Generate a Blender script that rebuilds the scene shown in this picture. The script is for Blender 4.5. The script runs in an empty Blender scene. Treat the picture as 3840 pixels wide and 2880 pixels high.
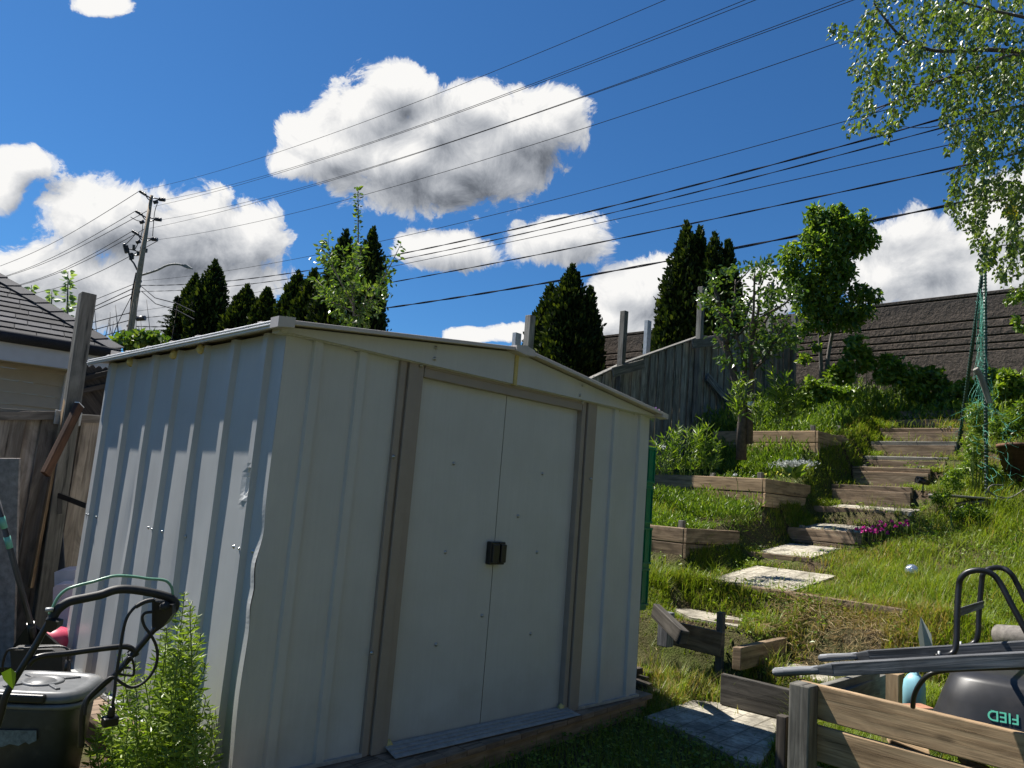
import bpy, bmesh, math, random
import numpy as np
from mathutils import Vector, Matrix
random.seed(7); RNG = np.random.default_rng(11)
R_ = math.radians
scene = bpy.context.scene
COL = scene.collection

# ------------------------------------------------------------------ camera
YAW, PITCH, ROLL, FPX = R_(44.904), R_(8.426), R_(4.588), 2847.6
CAM = np.array([-1.6069, -3.0358, 1.2351])
_F = np.array([math.sin(YAW)*math.cos(PITCH), math.cos(YAW)*math.cos(PITCH), math.sin(PITCH)])
_R0 = np.array([math.cos(YAW), -math.sin(YAW), 0.0]); _U0 = np.cross(_R0, _F)
_R = _R0*math.cos(ROLL) + _U0*math.sin(ROLL); _U = -_R0*math.sin(ROLL) + _U0*math.cos(ROLL)
cd = bpy.data.cameras.new('camera'); cam = bpy.data.objects.new('camera', cd); COL.objects.link(cam)
cam.matrix_world = Matrix(((_R[0], _U[0], -_F[0], CAM[0]), (_R[1], _U[1], -_F[1], CAM[1]), (_R[2], _U[2], -_F[2], CAM[2]), (0, 0, 0, 1)))
cd.sensor_width = 36.0; cd.lens = 36.0*FPX/3840.0; cd.clip_start = 0.05; cd.clip_end = 3000
scene.camera = cam

# ------------------------------------------------------------------ exposure, sun, sky
scene.view_settings.view_transform = 'Standard'; scene.view_settings.look = 'None'
scene.view_settings.exposure = 0.9; scene.view_settings.gamma = 1.0
scene.cycles.max_bounces = 6; scene.cycles.diffuse_bounces = 3; scene.cycles.glossy_bounces = 3
scene.cycles.transmission_bounces = 4; scene.cycles.transparent_max_bounces = 8
scene.cycles.caustics_reflective = False; scene.cycles.caustics_refractive = False
SUN_EL = R_(57); SUN_H = (-math.cos(R_(73.6)), math.sin(R_(73.6)))
sunv = Vector((SUN_H[0]*math.cos(SUN_EL), SUN_H[1]*math.cos(SUN_EL), math.sin(SUN_EL)))
sd = bpy.data.lights.new('sun', 'SUN'); sd.energy = 5.0; sd.angle = R_(0.53); sd.color = (1.0, 0.95, 0.87)
so = bpy.data.objects.new('sun', sd); COL.objects.link(so)
so.rotation_euler = sunv.to_track_quat('Z', 'Y').to_euler(); so.location = (-5, 20, 25)

def ray(px, py):
    """direction through a point of the photograph given on a 2212 x 1659 raster"""
    s = 3840/2212.0
    return _F + _R*((px*s-1920)/FPX) - _U*((py*s-1440)/FPX)
def at(px, py, **k):
    d = ray(px, py); a, v = list(k.items())[0]
    if a == 'D': return CAM + d*v
    i = 'XYZ'.index(a); return CAM + d*((v-CAM[i])/d[i])
def azel(px, py):
    d = ray(px, py); d = d/np.linalg.norm(d)
    return math.atan2(d[0], d[1]), math.asin(d[2])

world = bpy.data.worlds.new('World'); scene.world = world; world.use_nodes = True
wt = world.node_tree; wt.nodes.clear()
class NT:
    def __init__(s, tree): s.t = tree
    def n(s, typ, **kw):
        nd = s.t.nodes.new(typ)
        for k, v in kw.items(): setattr(nd, k, v)
        return nd
    def l(s, a, b): s.t.links.new(a, b)
    def m(s, op, a, b=None, c=None, clamp=False):
        nd = s.t.nodes.new('ShaderNodeMath'); nd.operation = op; nd.use_clamp = clamp
        for i, v in enumerate((a, b, c)):
            if v is None: continue
            if isinstance(v, (int, float)): nd.inputs[i].default_value = v
            else: s.t.links.new(v, nd.inputs[i])
        return nd.outputs[0]
    def mix(s, fac, a, b, typ='RGBA', blend='MIX'):
        nd = s.t.nodes.new('ShaderNodeMix'); nd.data_type = typ
        if typ == 'RGBA': nd.blend_type = blend
        ia, ib, o = {'RGBA': (6, 7, 2), 'FLOAT': (2, 3, 0)}[typ]
        for i, v in ((0, fac), (ia, a), (ib, b)):
            if isinstance(v, (int, float)): nd.inputs[i].default_value = v
            elif isinstance(v, (tuple, list)): nd.inputs[i].default_value = (*v[:3], 1)
            else: s.t.links.new(v, nd.inputs[i])
        return nd.outputs[o]
    def ramp(s, fac, stops, interp='LINEAR'):
        nd = s.t.nodes.new('ShaderNodeValToRGB'); cr = nd.color_ramp; cr.interpolation = interp
        while len(cr.elements) < len(stops): cr.elements.new(0.5)
        for e, (p, c) in zip(cr.elements, stops):
            e.position = p; e.color = (c, c, c, 1) if isinstance(c, (int, float)) else (*c[:3], 1)
        s.t.links.new(fac, nd.inputs[0]); return nd.outputs[0]
    def noise(s, vec, scale, detail=4, rough=0.55, dist=0.0, dim='3D'):
        nd = s.t.nodes.new('ShaderNodeTexNoise'); nd.noise_dimensions = dim
        nd.inputs['Scale'].default_value = scale; nd.inputs['Detail'].default_value = detail
        nd.inputs['Roughness'].default_value = rough; nd.inputs['Distortion'].default_value = dist
        if vec is not None: s.t.links.new(vec, nd.inputs['Vector'])
        return nd.outputs[0]

# clouds: ellipses on the sky (azimuth, elevation), broken up by noise.  name px,py,rx,ry on the 2212 raster
CLOUDS = [(705,318,125,70),(800,240,110,80),(860,195,85,60),(870,340,150,105),(1010,330,175,125),(1035,225,95,60),(1150,255,120,78),
          (1215,225,52,44),(950,392,150,50),(945,270,80,60),(640,345,75,45),
          (225,468,150,84),(400,520,175,110),(95,592,190,88),(250,640,330,90),(545,510,80,75),(470,620,180,80),(20,690,200,60),
          (45,345,78,36),(5,400,50,75),(222,0,60,25),
          (965,540,115,46),(1215,520,120,52),(1220,490,75,38),
          (1015,722,55,18),(1110,716,60,22),(1375,640,115,72),(1440,610,75,60),(1310,690,110,55),
          (1990,560,175,110),(1930,590,130,70),(2170,480,130,110),(2120,600,150,60),(1650,640,90,60)]
GREYS = [(850,235,60,55,.55),(985,300,70,85,.6),(960,402,200,48,.9),(1150,345,120,55,.75),(760,370,90,30,.45),
         (360,520,170,50,.7),(420,590,170,60,.75),(150,560,110,26,.4),(240,640,240,40,.55),(300,470,70,30,.3),(60,600,110,24,.5),
         (970,560,80,22,.25),(1235,535,90,24,.3),(1400,660,80,30,.35),(1960,545,130,36,.5),(2060,600,140,24,.35),(60,362,50,14,.2)]
W = NT(wt)
sky = W.n('ShaderNodeTexSky'); sky.sky_type = 'NISHITA'; sky.sun_disc = False
sky.sun_elevation = SUN_EL; sky.sun_rotation = R_(-16.4); sky.altitude = 300
sky.air_density = 1.0; sky.dust_density = 0.25; sky.ozone_density = 4.0
skyc = W.mix(1.0, sky.outputs[0], (.40, .80, 1.12), blend='MULTIPLY')
bg = W.n('ShaderNodeBackground'); bg.inputs['Strength'].default_value = 0.052; W.l(skyc, bg.inputs['Color'])
wo = W.n('ShaderNodeOutputWorld'); W.l(bg.outputs[0], wo.inputs['Surface'])

# ------------------------------------------------------------------ helpers
def tag(o, label=None, cat=None, group=None, kind=None):
    if label: o['label'] = label
    if cat: o['category'] = cat
    if group: o['group'] = group
    if kind: o['kind'] = kind
    return o
def thing(name, label, cat, loc=(0, 0, 0), group=None):
    o = bpy.data.objects.new(name, None); COL.objects.link(o); o.location = loc; o.empty_display_size = .1
    return tag(o, label, cat, group)
def link(name, me, mat, parent=None):
    o = bpy.data.objects.new(name, me); COL.objects.link(o)
    if mat is not None: me.materials.append(mat)
    if parent is not None:
        o.parent = parent
        o.matrix_parent_inverse = Matrix.Translation(parent.location).inverted() if parent.parent is None else (parent.matrix_parent_inverse @ Matrix.Identity(4))
        if parent.parent is not None: o.matrix_parent_inverse = Matrix.Identity(4)
    return o

class MB:
    """collects boxes, beams, tubes and polygons, built as ONE mesh"""
    def __init__(s): s.v = []; s.f = []; s.uv = []; s.r = []; s.sm = []
    def _add(s, vs, fs, uvs, rnd=None, smooth=False):
        b = len(s.v); s.v += [tuple(map(float, p)) for p in vs]
        rnd = random.random() if rnd is None else rnd
        for f, u in zip(fs, uvs):
            s.f.append([b+i for i in f]); s.uv.append(u); s.r.append(rnd); s.sm.append(smooth)
    def beam(s, p0, p1, w, h, up=(0, 0, 1), rnd=None, jit=0.0):
        """box from p0 to p1 (centre line); w across, h along up"""
        p0 = Vector(p0); p1 = Vector(p1); d = (p1-p0); L = d.length; d.normalize(); up = Vector(up)
        if abs(d.dot(up)) > .98: up = Vector((1, 0, 0))
        x = d.cross(up).normalized(); z = x.cross(d).normalized()
        vs = []
        for q in (p0, p1):
            for a, b in ((-1, -1), (1, -1), (1, 1), (-1, 1)):
                vs.append(q + x*(a*w/2) + z*(b*h/2) + Vector([random.uniform(-jit, jit) for _ in range(3)]))
        o = random.uniform(0, 50); ov = random.uniform(0, 50)
        fs = [(3, 2, 1, 0), (4, 5, 6, 7), (0, 1, 5, 4), (1, 2, 6, 5), (2, 3, 7, 6), (3, 0, 4, 7)]
        dims = [w, h, w, h]; uvs = []
        uvs.append([(o, ov), (o+w*.2, ov), (o+w*.2, ov+h), (o, ov+h)]); uvs.append([(o, ov), (o+w*.2, ov), (o+w*.2, ov+h), (o, ov+h)])
        acc = ov
        for i in range(4):
            uvs.append([(o, acc), (o, acc+dims[i]), (o+L, acc+dims[i]), (o+L, acc)]); acc += dims[i]
        s._add(vs, fs, uvs, rnd)
    def box(s, lo, hi, rnd=None, jit=0.0):
        lo = Vector(lo); hi = Vector(hi); c = (lo+hi)/2; e = hi-lo; ax = max(range(3), key=lambda i: e[i])
        d = Vector((0, 0, 0)); d[ax] = e[ax]/2
        if ax == 2: s.beam(c-d, c+d, e[1], e[0], (1, 0, 0), rnd, jit)
        elif ax == 0: s.beam(c-d, c+d, e[1], e[2], (0, 0, 1), rnd, jit)
        else: s.beam(c-d, c+d, e[0], e[2], (0, 0, 1), rnd, jit)
    def tube(s, pts, r, seg=8, rnd=None, cap=True, smooth=True, closed=False):
        pts = [Vector(p) for p in pts]; n = len(pts); rs = r if isinstance(r, (list, tuple)) else [r]*n
        rnd = random.random() if rnd is None else rnd
        b = len(s.v); prev = None; L = 0; ls = []
        for i, p in enumerate(pts):
            if closed: t = pts[(i+1) % n]-pts[i-1]
            else: t = pts[min(i+1, n-1)]-pts[max(i-1, 0)]
            if t.length < 1e-9: t = Vector((0, 0, 1))
            t.normalize()
            if prev is None:
                a = Vector((0, 0, 1)) if abs(t.z) < .9 else Vector((1, 0, 0)); x = t.cross(a).normalized()
            else:
                x = (prev - t*prev.dot(t)); x = x.normalized() if x.length > 1e-6 else prev
            prev = x; y = t.cross(x)
            if i: L += (pts[i]-pts[i-1]).length
            ls.append(L)
            for k in range(seg):
                a = 2*math.pi*k/seg; s.v.append(tuple(p + (x*math.cos(a)+y*math.sin(a))*rs[i]))
        o = random.uniform(0, 50)
        for i in range(n if closed else n-1):
            j = (i+1) % n
            for k in range(seg):
                k2 = (k+1) % seg
                s.f.append([b+i*seg+k, b+i*seg+k2, b+j*seg+k2, b+j*seg+k])
                c = 2*math.pi*rs[i]/seg; l1 = ls[j] if j else L+.1
                s.uv.append([(o+ls[i], k*c), (o+ls[i], (k+1)*c), (o+l1, (k+1)*c), (o+l1, k*c)]); s.r.append(rnd); s.sm.append(smooth)
        if cap and not closed:
            for i, rev in ((0, True), (n-1, False)):
                f = [b+i*seg+k for k in range(seg)]
                if rev: f = f[::-1]
                s.f.append(f); s.uv.append([(o+.01*k, 0) for k in range(seg)]); s.r.append(rnd); s.sm.append(False)
    def poly(s, pts, rnd=None, scale=1.0, smooth=False):
        pts = [Vector(p) for p in pts]; n = (pts[1]-pts[0]).cross(pts[2]-pts[1]).normalized()
        u = (pts[1]-pts[0]).normalized(); v = n.cross(u)
        s._add(pts, [list(range(len(pts)))], [[((p-pts[0]).dot(u)*scale, (p-pts[0]).dot(v)*scale) for p in pts]], rnd, smooth)
    def prism(s, pts, off, rnd=None):
        """polygon pts extruded by vector off"""
        pts = [Vector(p) for p in pts]; off = Vector(off); n = len(pts); q = [p+off for p in pts]
        rnd = random.random() if rnd is None else rnd
        nn = (pts[1]-pts[0]).cross(pts[2]-pts[1])
        if nn.dot(off) > 0: pts, q = pts[::-1], q[::-1]
        s.poly(pts, rnd); s.poly(q[::-1], rnd)
        for i in range(n): s.poly([pts[(i+1) % n], pts[i], q[i], q[(i+1) % n]], rnd)
    def lathe(s, c, prof, seg=24, axis=None, rnd=None, smooth=True, sx=1, sy=1, power=2):
        """profile [(r,z)] round the vertical through c; power>2 gives a rounded square"""
        c = Vector(c); b = len(s.v); rnd = random.random() if rnd is None else rnd
        for r, z in prof:
            for k in range(seg):
                a = 2*math.pi*k/seg; ca, sa = math.cos(a), math.sin(a)
                q = (abs(ca)**power+abs(sa)**power)**(-1/power)
                p = Vector((r*ca*q*sx, r*sa*q*sy, z))
                if axis is not None: p = axis @ p
                s.v.append(tuple(c+p))
        for i in range(len(prof)-1):
            for k in range(seg):
                k2 = (k+1) % seg
                s.f.append([b+i*seg+k, b+i*seg+k2, b+(i+1)*seg+k2, b+(i+1)*seg+k])
                s.uv.append([(k/seg, i*.1), ((k+1)/seg, i*.1), ((k+1)/seg, i*.1+.1), (k/seg, i*.1+.1)]); s.r.append(rnd); s.sm.append(smooth)
        for i, rev in ((0, True), (len(prof)-1, False)):
            if prof[i][0] > 1e-5:
                f = [b+i*seg+k for k in range(seg)]
                s.f.append(f[::-1] if rev else f); s.uv.append([(0, 0)]*seg); s.r.append(rnd); s.sm.append(False)
    def build(s, name, mat, parent=None, bevel=0.0, seg=2):
        me = bpy.data.meshes.new(name); me.from_pydata(s.v, [], s.f); me.update()
        uvl = me.uv_layers.new(name='UVMap'); flat = [c for f in s.uv for p in f for c in p]
        uvl.data.foreach_set('uv', flat)
        at_ = me.attributes.new('rnd', 'FLOAT', 'FACE'); at_.data.foreach_set('value', s.r)
        me.polygons.foreach_set('use_smooth', s.sm)
        o = link(name, me, mat, parent)
        if bevel:
            m = o.modifiers.new('bevel', 'BEVEL'); m.width = bevel; m.segments = seg; m.limit_method = 'ANGLE'; m.angle_limit = R_(40)
        return o

def build_np(name, verts, faces_flat, loop_tot, mat, parent=None, rnd=None, smooth=False):
    """fast mesh from numpy: verts (N,3), flat loop vertex ids, loop counts per face"""
    me = bpy.data.meshes.new(name); nf = len(loop_tot)
    me.vertices.add(len(verts)); me.vertices.foreach_set('co', np.asarray(verts, np.float32).ravel())
    me.loops.add(len(faces_flat)); me.loops.foreach_set('vertex_index', np.asarray(faces_flat, np.int32))
    me.polygons.add(nf); st = np.concatenate(([0], np.cumsum(loop_tot)[:-1])).astype(np.int32)
    me.polygons.foreach_set('loop_start', st)
    me.update(calc_edges=True)
    if rnd is not None:
        a = me.attributes.new('rnd', 'FLOAT', 'FACE'); a.data.foreach_set('value', np.asarray(rnd, np.float32))
    me.polygons.foreach_set('use_smooth', np.full(nf, smooth))
    me.validate()
    return link(name, me, mat, parent)

def unit(a): return a/np.maximum(np.linalg.norm(a, axis=1, keepdims=True), 1e-9)
def leaf_mesh(name, C, D, S, mat, parent=None, width=.45, fold=.25, droop=.15, rnd=None, shape='oval', up=None):
    """leaves: base points C (N,3), directions D (N,3), lengths S (N)"""
    C = np.asarray(C, float); D = unit(np.asarray(D, float)); n = len(C); S = np.asarray(S, float)[:, None]
    rv = RNG.normal(size=(n, 3)) if up is None else (np.asarray(up, float) + RNG.normal(size=(n, 3))*.45)
    X = unit(np.cross(D, rv)); N = unit(np.cross(X, D))
    prof = {'oval': [(.28, .85), (.65, .9)], 'heart': [(.18, 1.1), (.5, .9)], 'lance': [(.3, .8), (.7, .55)], 'blade': [(.3, .9), (.65, .75)]}[shape]
    w = width/2
    P = [C]
    for side in (1, -1):
        for t, k in prof:
            P.append(C + D*S*t + X*S*(side*w*k) + N*S*(fold*w*k - droop*t*t))
    P.append(C + D*S - N*S*droop)
    V = np.stack(P, axis=1).reshape(-1, 3)   # base,r1,r2,l1,l2,tip
    b = (np.arange(n)*6)[:, None]
    F = np.concatenate([b+np.array([[0, 1, 2, 5]]), b+np.array([[0, 5, 4, 3]])], axis=1).ravel()
    r = RNG.random(n) if rnd is None else np.asarray(rnd)
    return build_np(name, V, F, np.full(2*n, 4, np.int32), mat, parent, np.repeat(r, 2))

# ------------------------------------------------------------------ materials
def new_mat(name):
    m = bpy.data.materials.new(name); m.use_nodes = True; t = m.node_tree; t.nodes.clear(); N = NT(t)
    out = N.n('ShaderNodeOutputMaterial'); return m, N, out
def prin(N, out, col, rough=.6, spec=.5, metal=0.0, bump=None, bstr=.3, bdist=.01):
    b = N.n('ShaderNodeBsdfPrincipled')
    for k, v in (('Base Color', col), ('Roughness', rough), ('Metallic', metal), ('Specular IOR Level', spec)):
        if isinstance(v, (tuple, list)): b.inputs[k].default_value = (*v[:3], 1)
        elif isinstance(v, (int, float)): b.inputs[k].default_value = v
        else: N.l(v, b.inputs[k])
    if bump is not None:
        bp = N.n('ShaderNodeBump'); bp.inputs['Strength'].default_value = bstr; bp.inputs['Distance'].default_value = bdist
        N.l(bump, bp.inputs['Height']); N.l(bp.outputs[0], b.inputs['Normal'])
    N.l(b.outputs[0], out.inputs[0]); return b
def attr(N, name): a = N.n('ShaderNodeAttribute'); a.attribute_name = name; return a.outputs['Fac']
def wood(name, c0, c1, c2, rough=.75, stain=.35, knots=True, bstr=.35):
    """planks: grain runs along u of each board; rnd makes every board its own"""
    m, N, out = new_mat(name); uv = N.n('ShaderNodeUVMap'); uv.uv_map = 'UVMap'; r = attr(N, 'rnd')
    sc = N.n('ShaderNodeVectorMath', operation='MULTIPLY'); N.l(uv.outputs[0], sc.inputs[0]); sc.inputs[1].default_value = (1.6, 38, 1)
    of = N.n('ShaderNodeCombineXYZ'); N.l(N.m('MULTIPLY', r, 37.0), of.inputs[2])
    v = N.n('ShaderNodeVectorMath', operation='ADD'); N.l(sc.outputs[0], v.inputs[0]); N.l(of.outputs[0], v.inputs[1])
    g = N.noise(v.outputs[0], 1.0, 6, .62, .6)
    sc2 = N.n('ShaderNodeVectorMath', operation='MULTIPLY'); N.l(uv.outputs[0], sc2.inputs[0]); sc2.inputs[1].default_value = (2.5, 9, 1)
    v2 = N.n('ShaderNodeVectorMath', operation='ADD'); N.l(sc2.outputs[0], v2.inputs[0]); N.l(of.outputs[0], v2.inputs[1])
    b = N.noise(v2.outputs[0], 1.0, 4, .6, 1.2)
    col = N.ramp(g, [(.30, c0), (.5, c1), (.72, c2)])
    dark = N.ramp(b, [(.38, 1-stain), (.62, 1.08)])
    col = N.mix(1.0, col, dark, blend='MULTIPLY')
    tone = N.ramp(r, [(0, .72), (1, 1.25)]); col = N.mix(1.0, col, tone, blend='MULTIPLY')
    crack = N.ramp(g, [(.33, .25), (.37, 1.0)]); col = N.mix(.7, col, crack, blend='MULTIPLY')
    if knots:
        vo = N.n('ShaderNodeTexVoronoi'); vo.inputs['Scale'].default_value = 1.0
        sc3 = N.n('ShaderNodeVectorMath', operation='MULTIPLY'); N.l(uv.outputs[0], sc3.inputs[0]); sc3.inputs[1].default_value = (2.2, 6, 1)
        v3 = N.n('ShaderNodeVectorMath', operation='ADD'); N.l(sc3.outputs[0], v3.inputs[0]); N.l(of.outputs[0], v3.inputs[1]); N.l(v3.outputs[0], vo.inputs['Vector'])
        k = N.ramp(vo.outputs['Distance'], [(.05, .45), (.11, 1.0)]); col = N.mix(.8, col, k, blend='MULTIPLY')
    prin(N, out, col, rough, .3, bump=N.m('ADD', g, N.m('MULTIPLY', crack, .6)), bstr=bstr, bdist=.006); return m
def leaf_mat(name, dark, mid, light, rough=.42, trans=.35, spec=.5, tgain=(1.25, 1.35, .45)):
    m, N, out = new_mat(name); r = attr(N, 'rnd')
    col = N.ramp(r, [(0.0, dark), (.55, mid), (1.0, light)])
    b = N.n('ShaderNodeBsdfPrincipled'); N.l(col, b.inputs['Base Color']); b.inputs['Roughness'].default_value = rough; b.inputs['Specular IOR Level'].default_value = spec
    t = N.n('ShaderNodeBsdfTranslucent'); tc_ = N.mix(1.0, col, tgain, blend='MULTIPLY'); N.l(tc_, t.inputs['Color'])
    mx = N.n('ShaderNodeMixShader'); mx.inputs[0].default_value = trans; N.l(b.outputs[0], mx.inputs[1]); N.l(t.outputs[0], mx.inputs[2])
    N.l(mx.outputs[0], out.inputs[0]); return m
def plain(name, col, rough=.5, metal=0.0, spec=.5, var=.12, scale=12, bstr=.1, dirt=None):
    m, N, out = new_mat(name); tcn = N.n('ShaderNodeTexCoord'); n = N.noise(tcn.outputs['Object'], scale, 5, .6)
    c = N.mix(1.0, col, N.ramp(n, [(.3, 1-var), (.7, 1+var)]), blend='MULTIPLY')
    if dirt:
        n2 = N.noise(tcn.outputs['Object'], scale*.35, 6, .65); c = N.mix(N.ramp(n2, [(.52, 0.0), (.68, dirt[1])]), c, dirt[0])
    prin(N, out, c, rough, spec, metal, bump=n, bstr=bstr, bdist=.004); return m
M = {}
M['wood_grey'] = wood('wood_grey', (.10, .095, .085), (.20, .19, .165), (.30, .285, .25))
M['wood_fence'] = wood('wood_fence', (.11, .11, .10), (.25, .245, .225), (.37, .36, .33), stain=.45)
M['wood_fence_left'] = wood('wood_fence_left', (.15, .12, .095), (.30, .255, .21), (.42, .37, .31), stain=.45)
M['wood_tan'] = wood('wood_tan', (.22, .14, .075), (.42, .29, .17), (.53, .39, .24), stain=.35)
M['wood_step'] = wood('wood_step', (.13, .088, .055), (.26, .185, .12), (.36, .275, .185), stain=.45)
M['wood_brown'] = wood('wood_brown', (.045, .022, .013), (.10, .05, .03), (.16, .09, .055), stain=.5)
M['wood_deck'] = wood('wood_deck', (.16, .105, .07), (.27, .19, .13), (.36, .26, .18), stain=.3)
M['wood_dark'] = wood('wood_dark', (.025, .022, .018), (.05, .042, .035), (.09, .075, .06))
def metal_siding(name, col, vert='Y'):
    m, N, out = new_mat(name); tcn = N.n('ShaderNodeTexCoord'); s = N.n('ShaderNodeSeparateXYZ'); N.l(tcn.outputs['Object'], s.inputs[0])
    u = s.outputs[1] if vert == 'Y' else s.outputs[0]
    w = N.m('SINE', N.m('MULTIPLY', u, 2*math.pi/.0085))
    n = N.noise(tcn.outputs['Object'], 3.0, 6, .6); n2 = N.noise(tcn.outputs['Object'], 1.1, 3, .5)
    mp = N.n('ShaderNodeMapping'); mp.inputs['Scale'].default_value = (60, 60, 2.0); N.l(tcn.outputs['Object'], mp.inputs[0]); st = N.noise(mp.outputs[0], 1.0, 4, .6)
    c = N.mix(1.0, col, N.ramp(n, [(.3, .93), (.7, 1.05)]), blend='MULTIPLY')
    c = N.mix(1.0, c, N.ramp(st, [(.35, .975), (.7, 1.02)]), blend='MULTIPLY')
    low = N.ramp(N.m('ADD', N.m('MULTIPLY', s.outputs[2], 1.4), N.m('MULTIPLY', N.m('SUBTRACT', n, .5), 1.0)), [(.0, .55), (.35, 0.0)])
    c = N.mix(N.m('MULTIPLY', low, .5), c, (.33, .30, .24))
    h = N.m('ADD', N.m('MULTIPLY', w, .055), N.m('MULTIPLY', n2, 1.5))
    prin(N, out, c, N.ramp(n, [(.3, .34), (.7, .46)]), .5, bump=h, bstr=.35, bdist=.006); return m
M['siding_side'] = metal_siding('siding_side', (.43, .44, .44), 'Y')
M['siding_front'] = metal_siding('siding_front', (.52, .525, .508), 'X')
M['taupe'] = plain('taupe', (.30, .255, .215), .45, var=.05, bstr=.05)
M['trim_grey'] = plain('trim_grey', (.52, .47, .43), .4, var=.06, bstr=.05)
M['zinc'] = plain('zinc', (.40, .41, .41), .5, metal=.4, var=.2, scale=30)
M['screw'] = plain('screw', (.5, .5, .48), .3, metal=.9)
M['black'] = plain('black', (.012, .012, .013), .38, var=.2, spec=.5)
M['black_rubber'] = plain('black_rubber', (.018, .018, .019), .6, var=.25, scale=40)
M['black_tray'] = plain('black_tray', (.022, .022, .024), .42, var=.3, scale=9, dirt=((.10, .085, .07), .25))
M['bin'] = plain('bin', (.035, .038, .043), .5, var=.25, scale=14, dirt=((.20, .19, .17), .35))
M['bin_lid'] = plain('bin_lid', (.13, .135, .14), .42, var=.2, scale=18, dirt=((.32, .30, .27), .35))
M['green_rod'] = plain('green_rod', (.17, .36, .25), .3, var=.1)
M['green_crate'] = plain('green_crate', (.0, .17, .085), .4, var=.12)
M['green_pole'] = plain('green_pole', (.015, .05, .035), .4, var=.2, scale=40)
M['net'] = plain('net', (.10, .40, .30), .5, var=.2)
M['teal_tape'] = plain('teal_tape', (.16, .45, .36), .5)
M['pink'] = plain('pink', (.55, .06, .12), .4)
M['lilac'] = plain('lilac', (.50, .47, .53), .5)
M['dark_blue'] = plain('dark_blue', (.05, .06, .085), .5, var=.15)
M['foam'] = plain('foam', (.55, .45, .18), .8, scale=60, bstr=.8)
M['pole_wood'] = plain('pole_wood', (.30, .22, .145), .8, var=.25, scale=6)
M['wire'] = plain('wire', (.02, .02, .024), .9, spec=.05)
M['insulator'] = plain('insulator', (.035, .035, .045), .35)
M['lamp_grey'] = plain('lamp_grey', (.2, .205, .2), .7)
M['white_trim'] = plain('white_trim', (.55, .56, .57), .5, var=.05)
M['cement'] = plain('cement', (.26, .235, .22), .9, var=.35, scale=22, bstr=.5)
M['soil'] = plain('soil', (.055, .04, .028), .95, var=.5, scale=14, bstr=1.0)
M['blue_jug'] = plain('blue_jug', (.25, .50, .58), .4)
M['brick'] = plain('brick', (.36, .17, .10), .85, var=.3, scale=30, bstr=.5)
M['bark'] = plain('bark', (.085, .068, .055), .9, var=.4, scale=25, bstr=.8)
M['bark_grey'] = plain('bark_grey', (.16, .145, .13), .85, var=.35, scale=25, bstr=.7)
M['handle_grey'] = wood('handle_grey', (.05, .052, .058), (.13, .135, .145), (.36, .37, .39), stain=.4, knots=False)
M['magenta'] = leaf_mat('magenta', (.42, .02, .22), (.60, .04, .35), (.75, .12, .5), trans=.3, tgain=(1.2, .8, 1.1))
M['lilac_flower'] = leaf_mat('lilac_flower', (.45, .25, .5), (.6, .4, .65), (.8, .65, .8), trans=.3, tgain=(1.1, .9, 1.1))
M['yellow_flower'] = leaf_mat('yellow_flower', (.6, .6, .1), (.75, .7, .15), (.85, .8, .3), trans=.3)
M['white_fluff'] = plain('white_fluff', (.75, .76, .74), .9)
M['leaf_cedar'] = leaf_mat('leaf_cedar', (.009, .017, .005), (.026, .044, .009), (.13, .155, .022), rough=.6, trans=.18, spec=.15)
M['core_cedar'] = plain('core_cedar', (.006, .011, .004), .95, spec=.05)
M['leaf_spruce'] = leaf_mat('leaf_spruce', (.012, .028, .014), (.03, .055, .028), (.06, .09, .04), rough=.6, trans=.1, spec=.2)
M['leaf_pear'] = leaf_mat('leaf_pear', (.05, .10, .02), (.10, .165, .03), (.20, .26, .05), rough=.36, trans=.38)
M['leaf_apple'] = leaf_mat('leaf_apple', (.035, .075, .015), (.075, .135, .025), (.15, .21, .04), rough=.34, trans=.36)
M['leaf_glossy'] = leaf_mat('leaf_glossy', (.05, .10, .018), (.13, .21, .03), (.27, .34, .045), rough=.32, trans=.5)
M['leaf_birch'] = leaf_mat('leaf_birch', (.05, .09, .022), (.11, .165, .035), (.23, .29, .05), rough=.36, trans=.38, spec=.5)
M['leaf_yellow'] = leaf_mat('leaf_yellow', (.25, .22, .02), (.38, .33, .03), (.5, .42, .04), trans=.4)
M['leaf_weed'] = leaf_mat('leaf_weed', (.06, .12, .015), (.14, .22, .025), (.28, .36, .045), rough=.4, trans=.42)
M['leaf_bush'] = leaf_mat('leaf_bush', (.06, .11, .018), (.15, .23, .03), (.31, .38, .05), rough=.38, trans=.5)
M['leaf_pale'] = leaf_mat('leaf_pale', (.18, .26, .12), (.26, .36, .17), (.38, .46, .24), rough=.45, trans=.4)
M['leaf_cleavers'] = leaf_mat('leaf_cleavers', (.09, .15, .022), (.19, .27, .04), (.33, .41, .08), rough=.4, trans=.42)
M['silver_leaf'] = leaf_mat('silver_leaf', (.28, .30, .28), (.38, .41, .38), (.5, .53, .5), rough=.8, trans=.2, tgain=(1, 1, 1))
M['stem'] = plain('stem', (.13, .19, .035), .6)
M['straw'] = leaf_mat('straw', (.30, .22, .11), (.42, .33, .18), (.55, .46, .28), rough=.7, trans=.25, tgain=(1.1, 1, .8))
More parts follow.
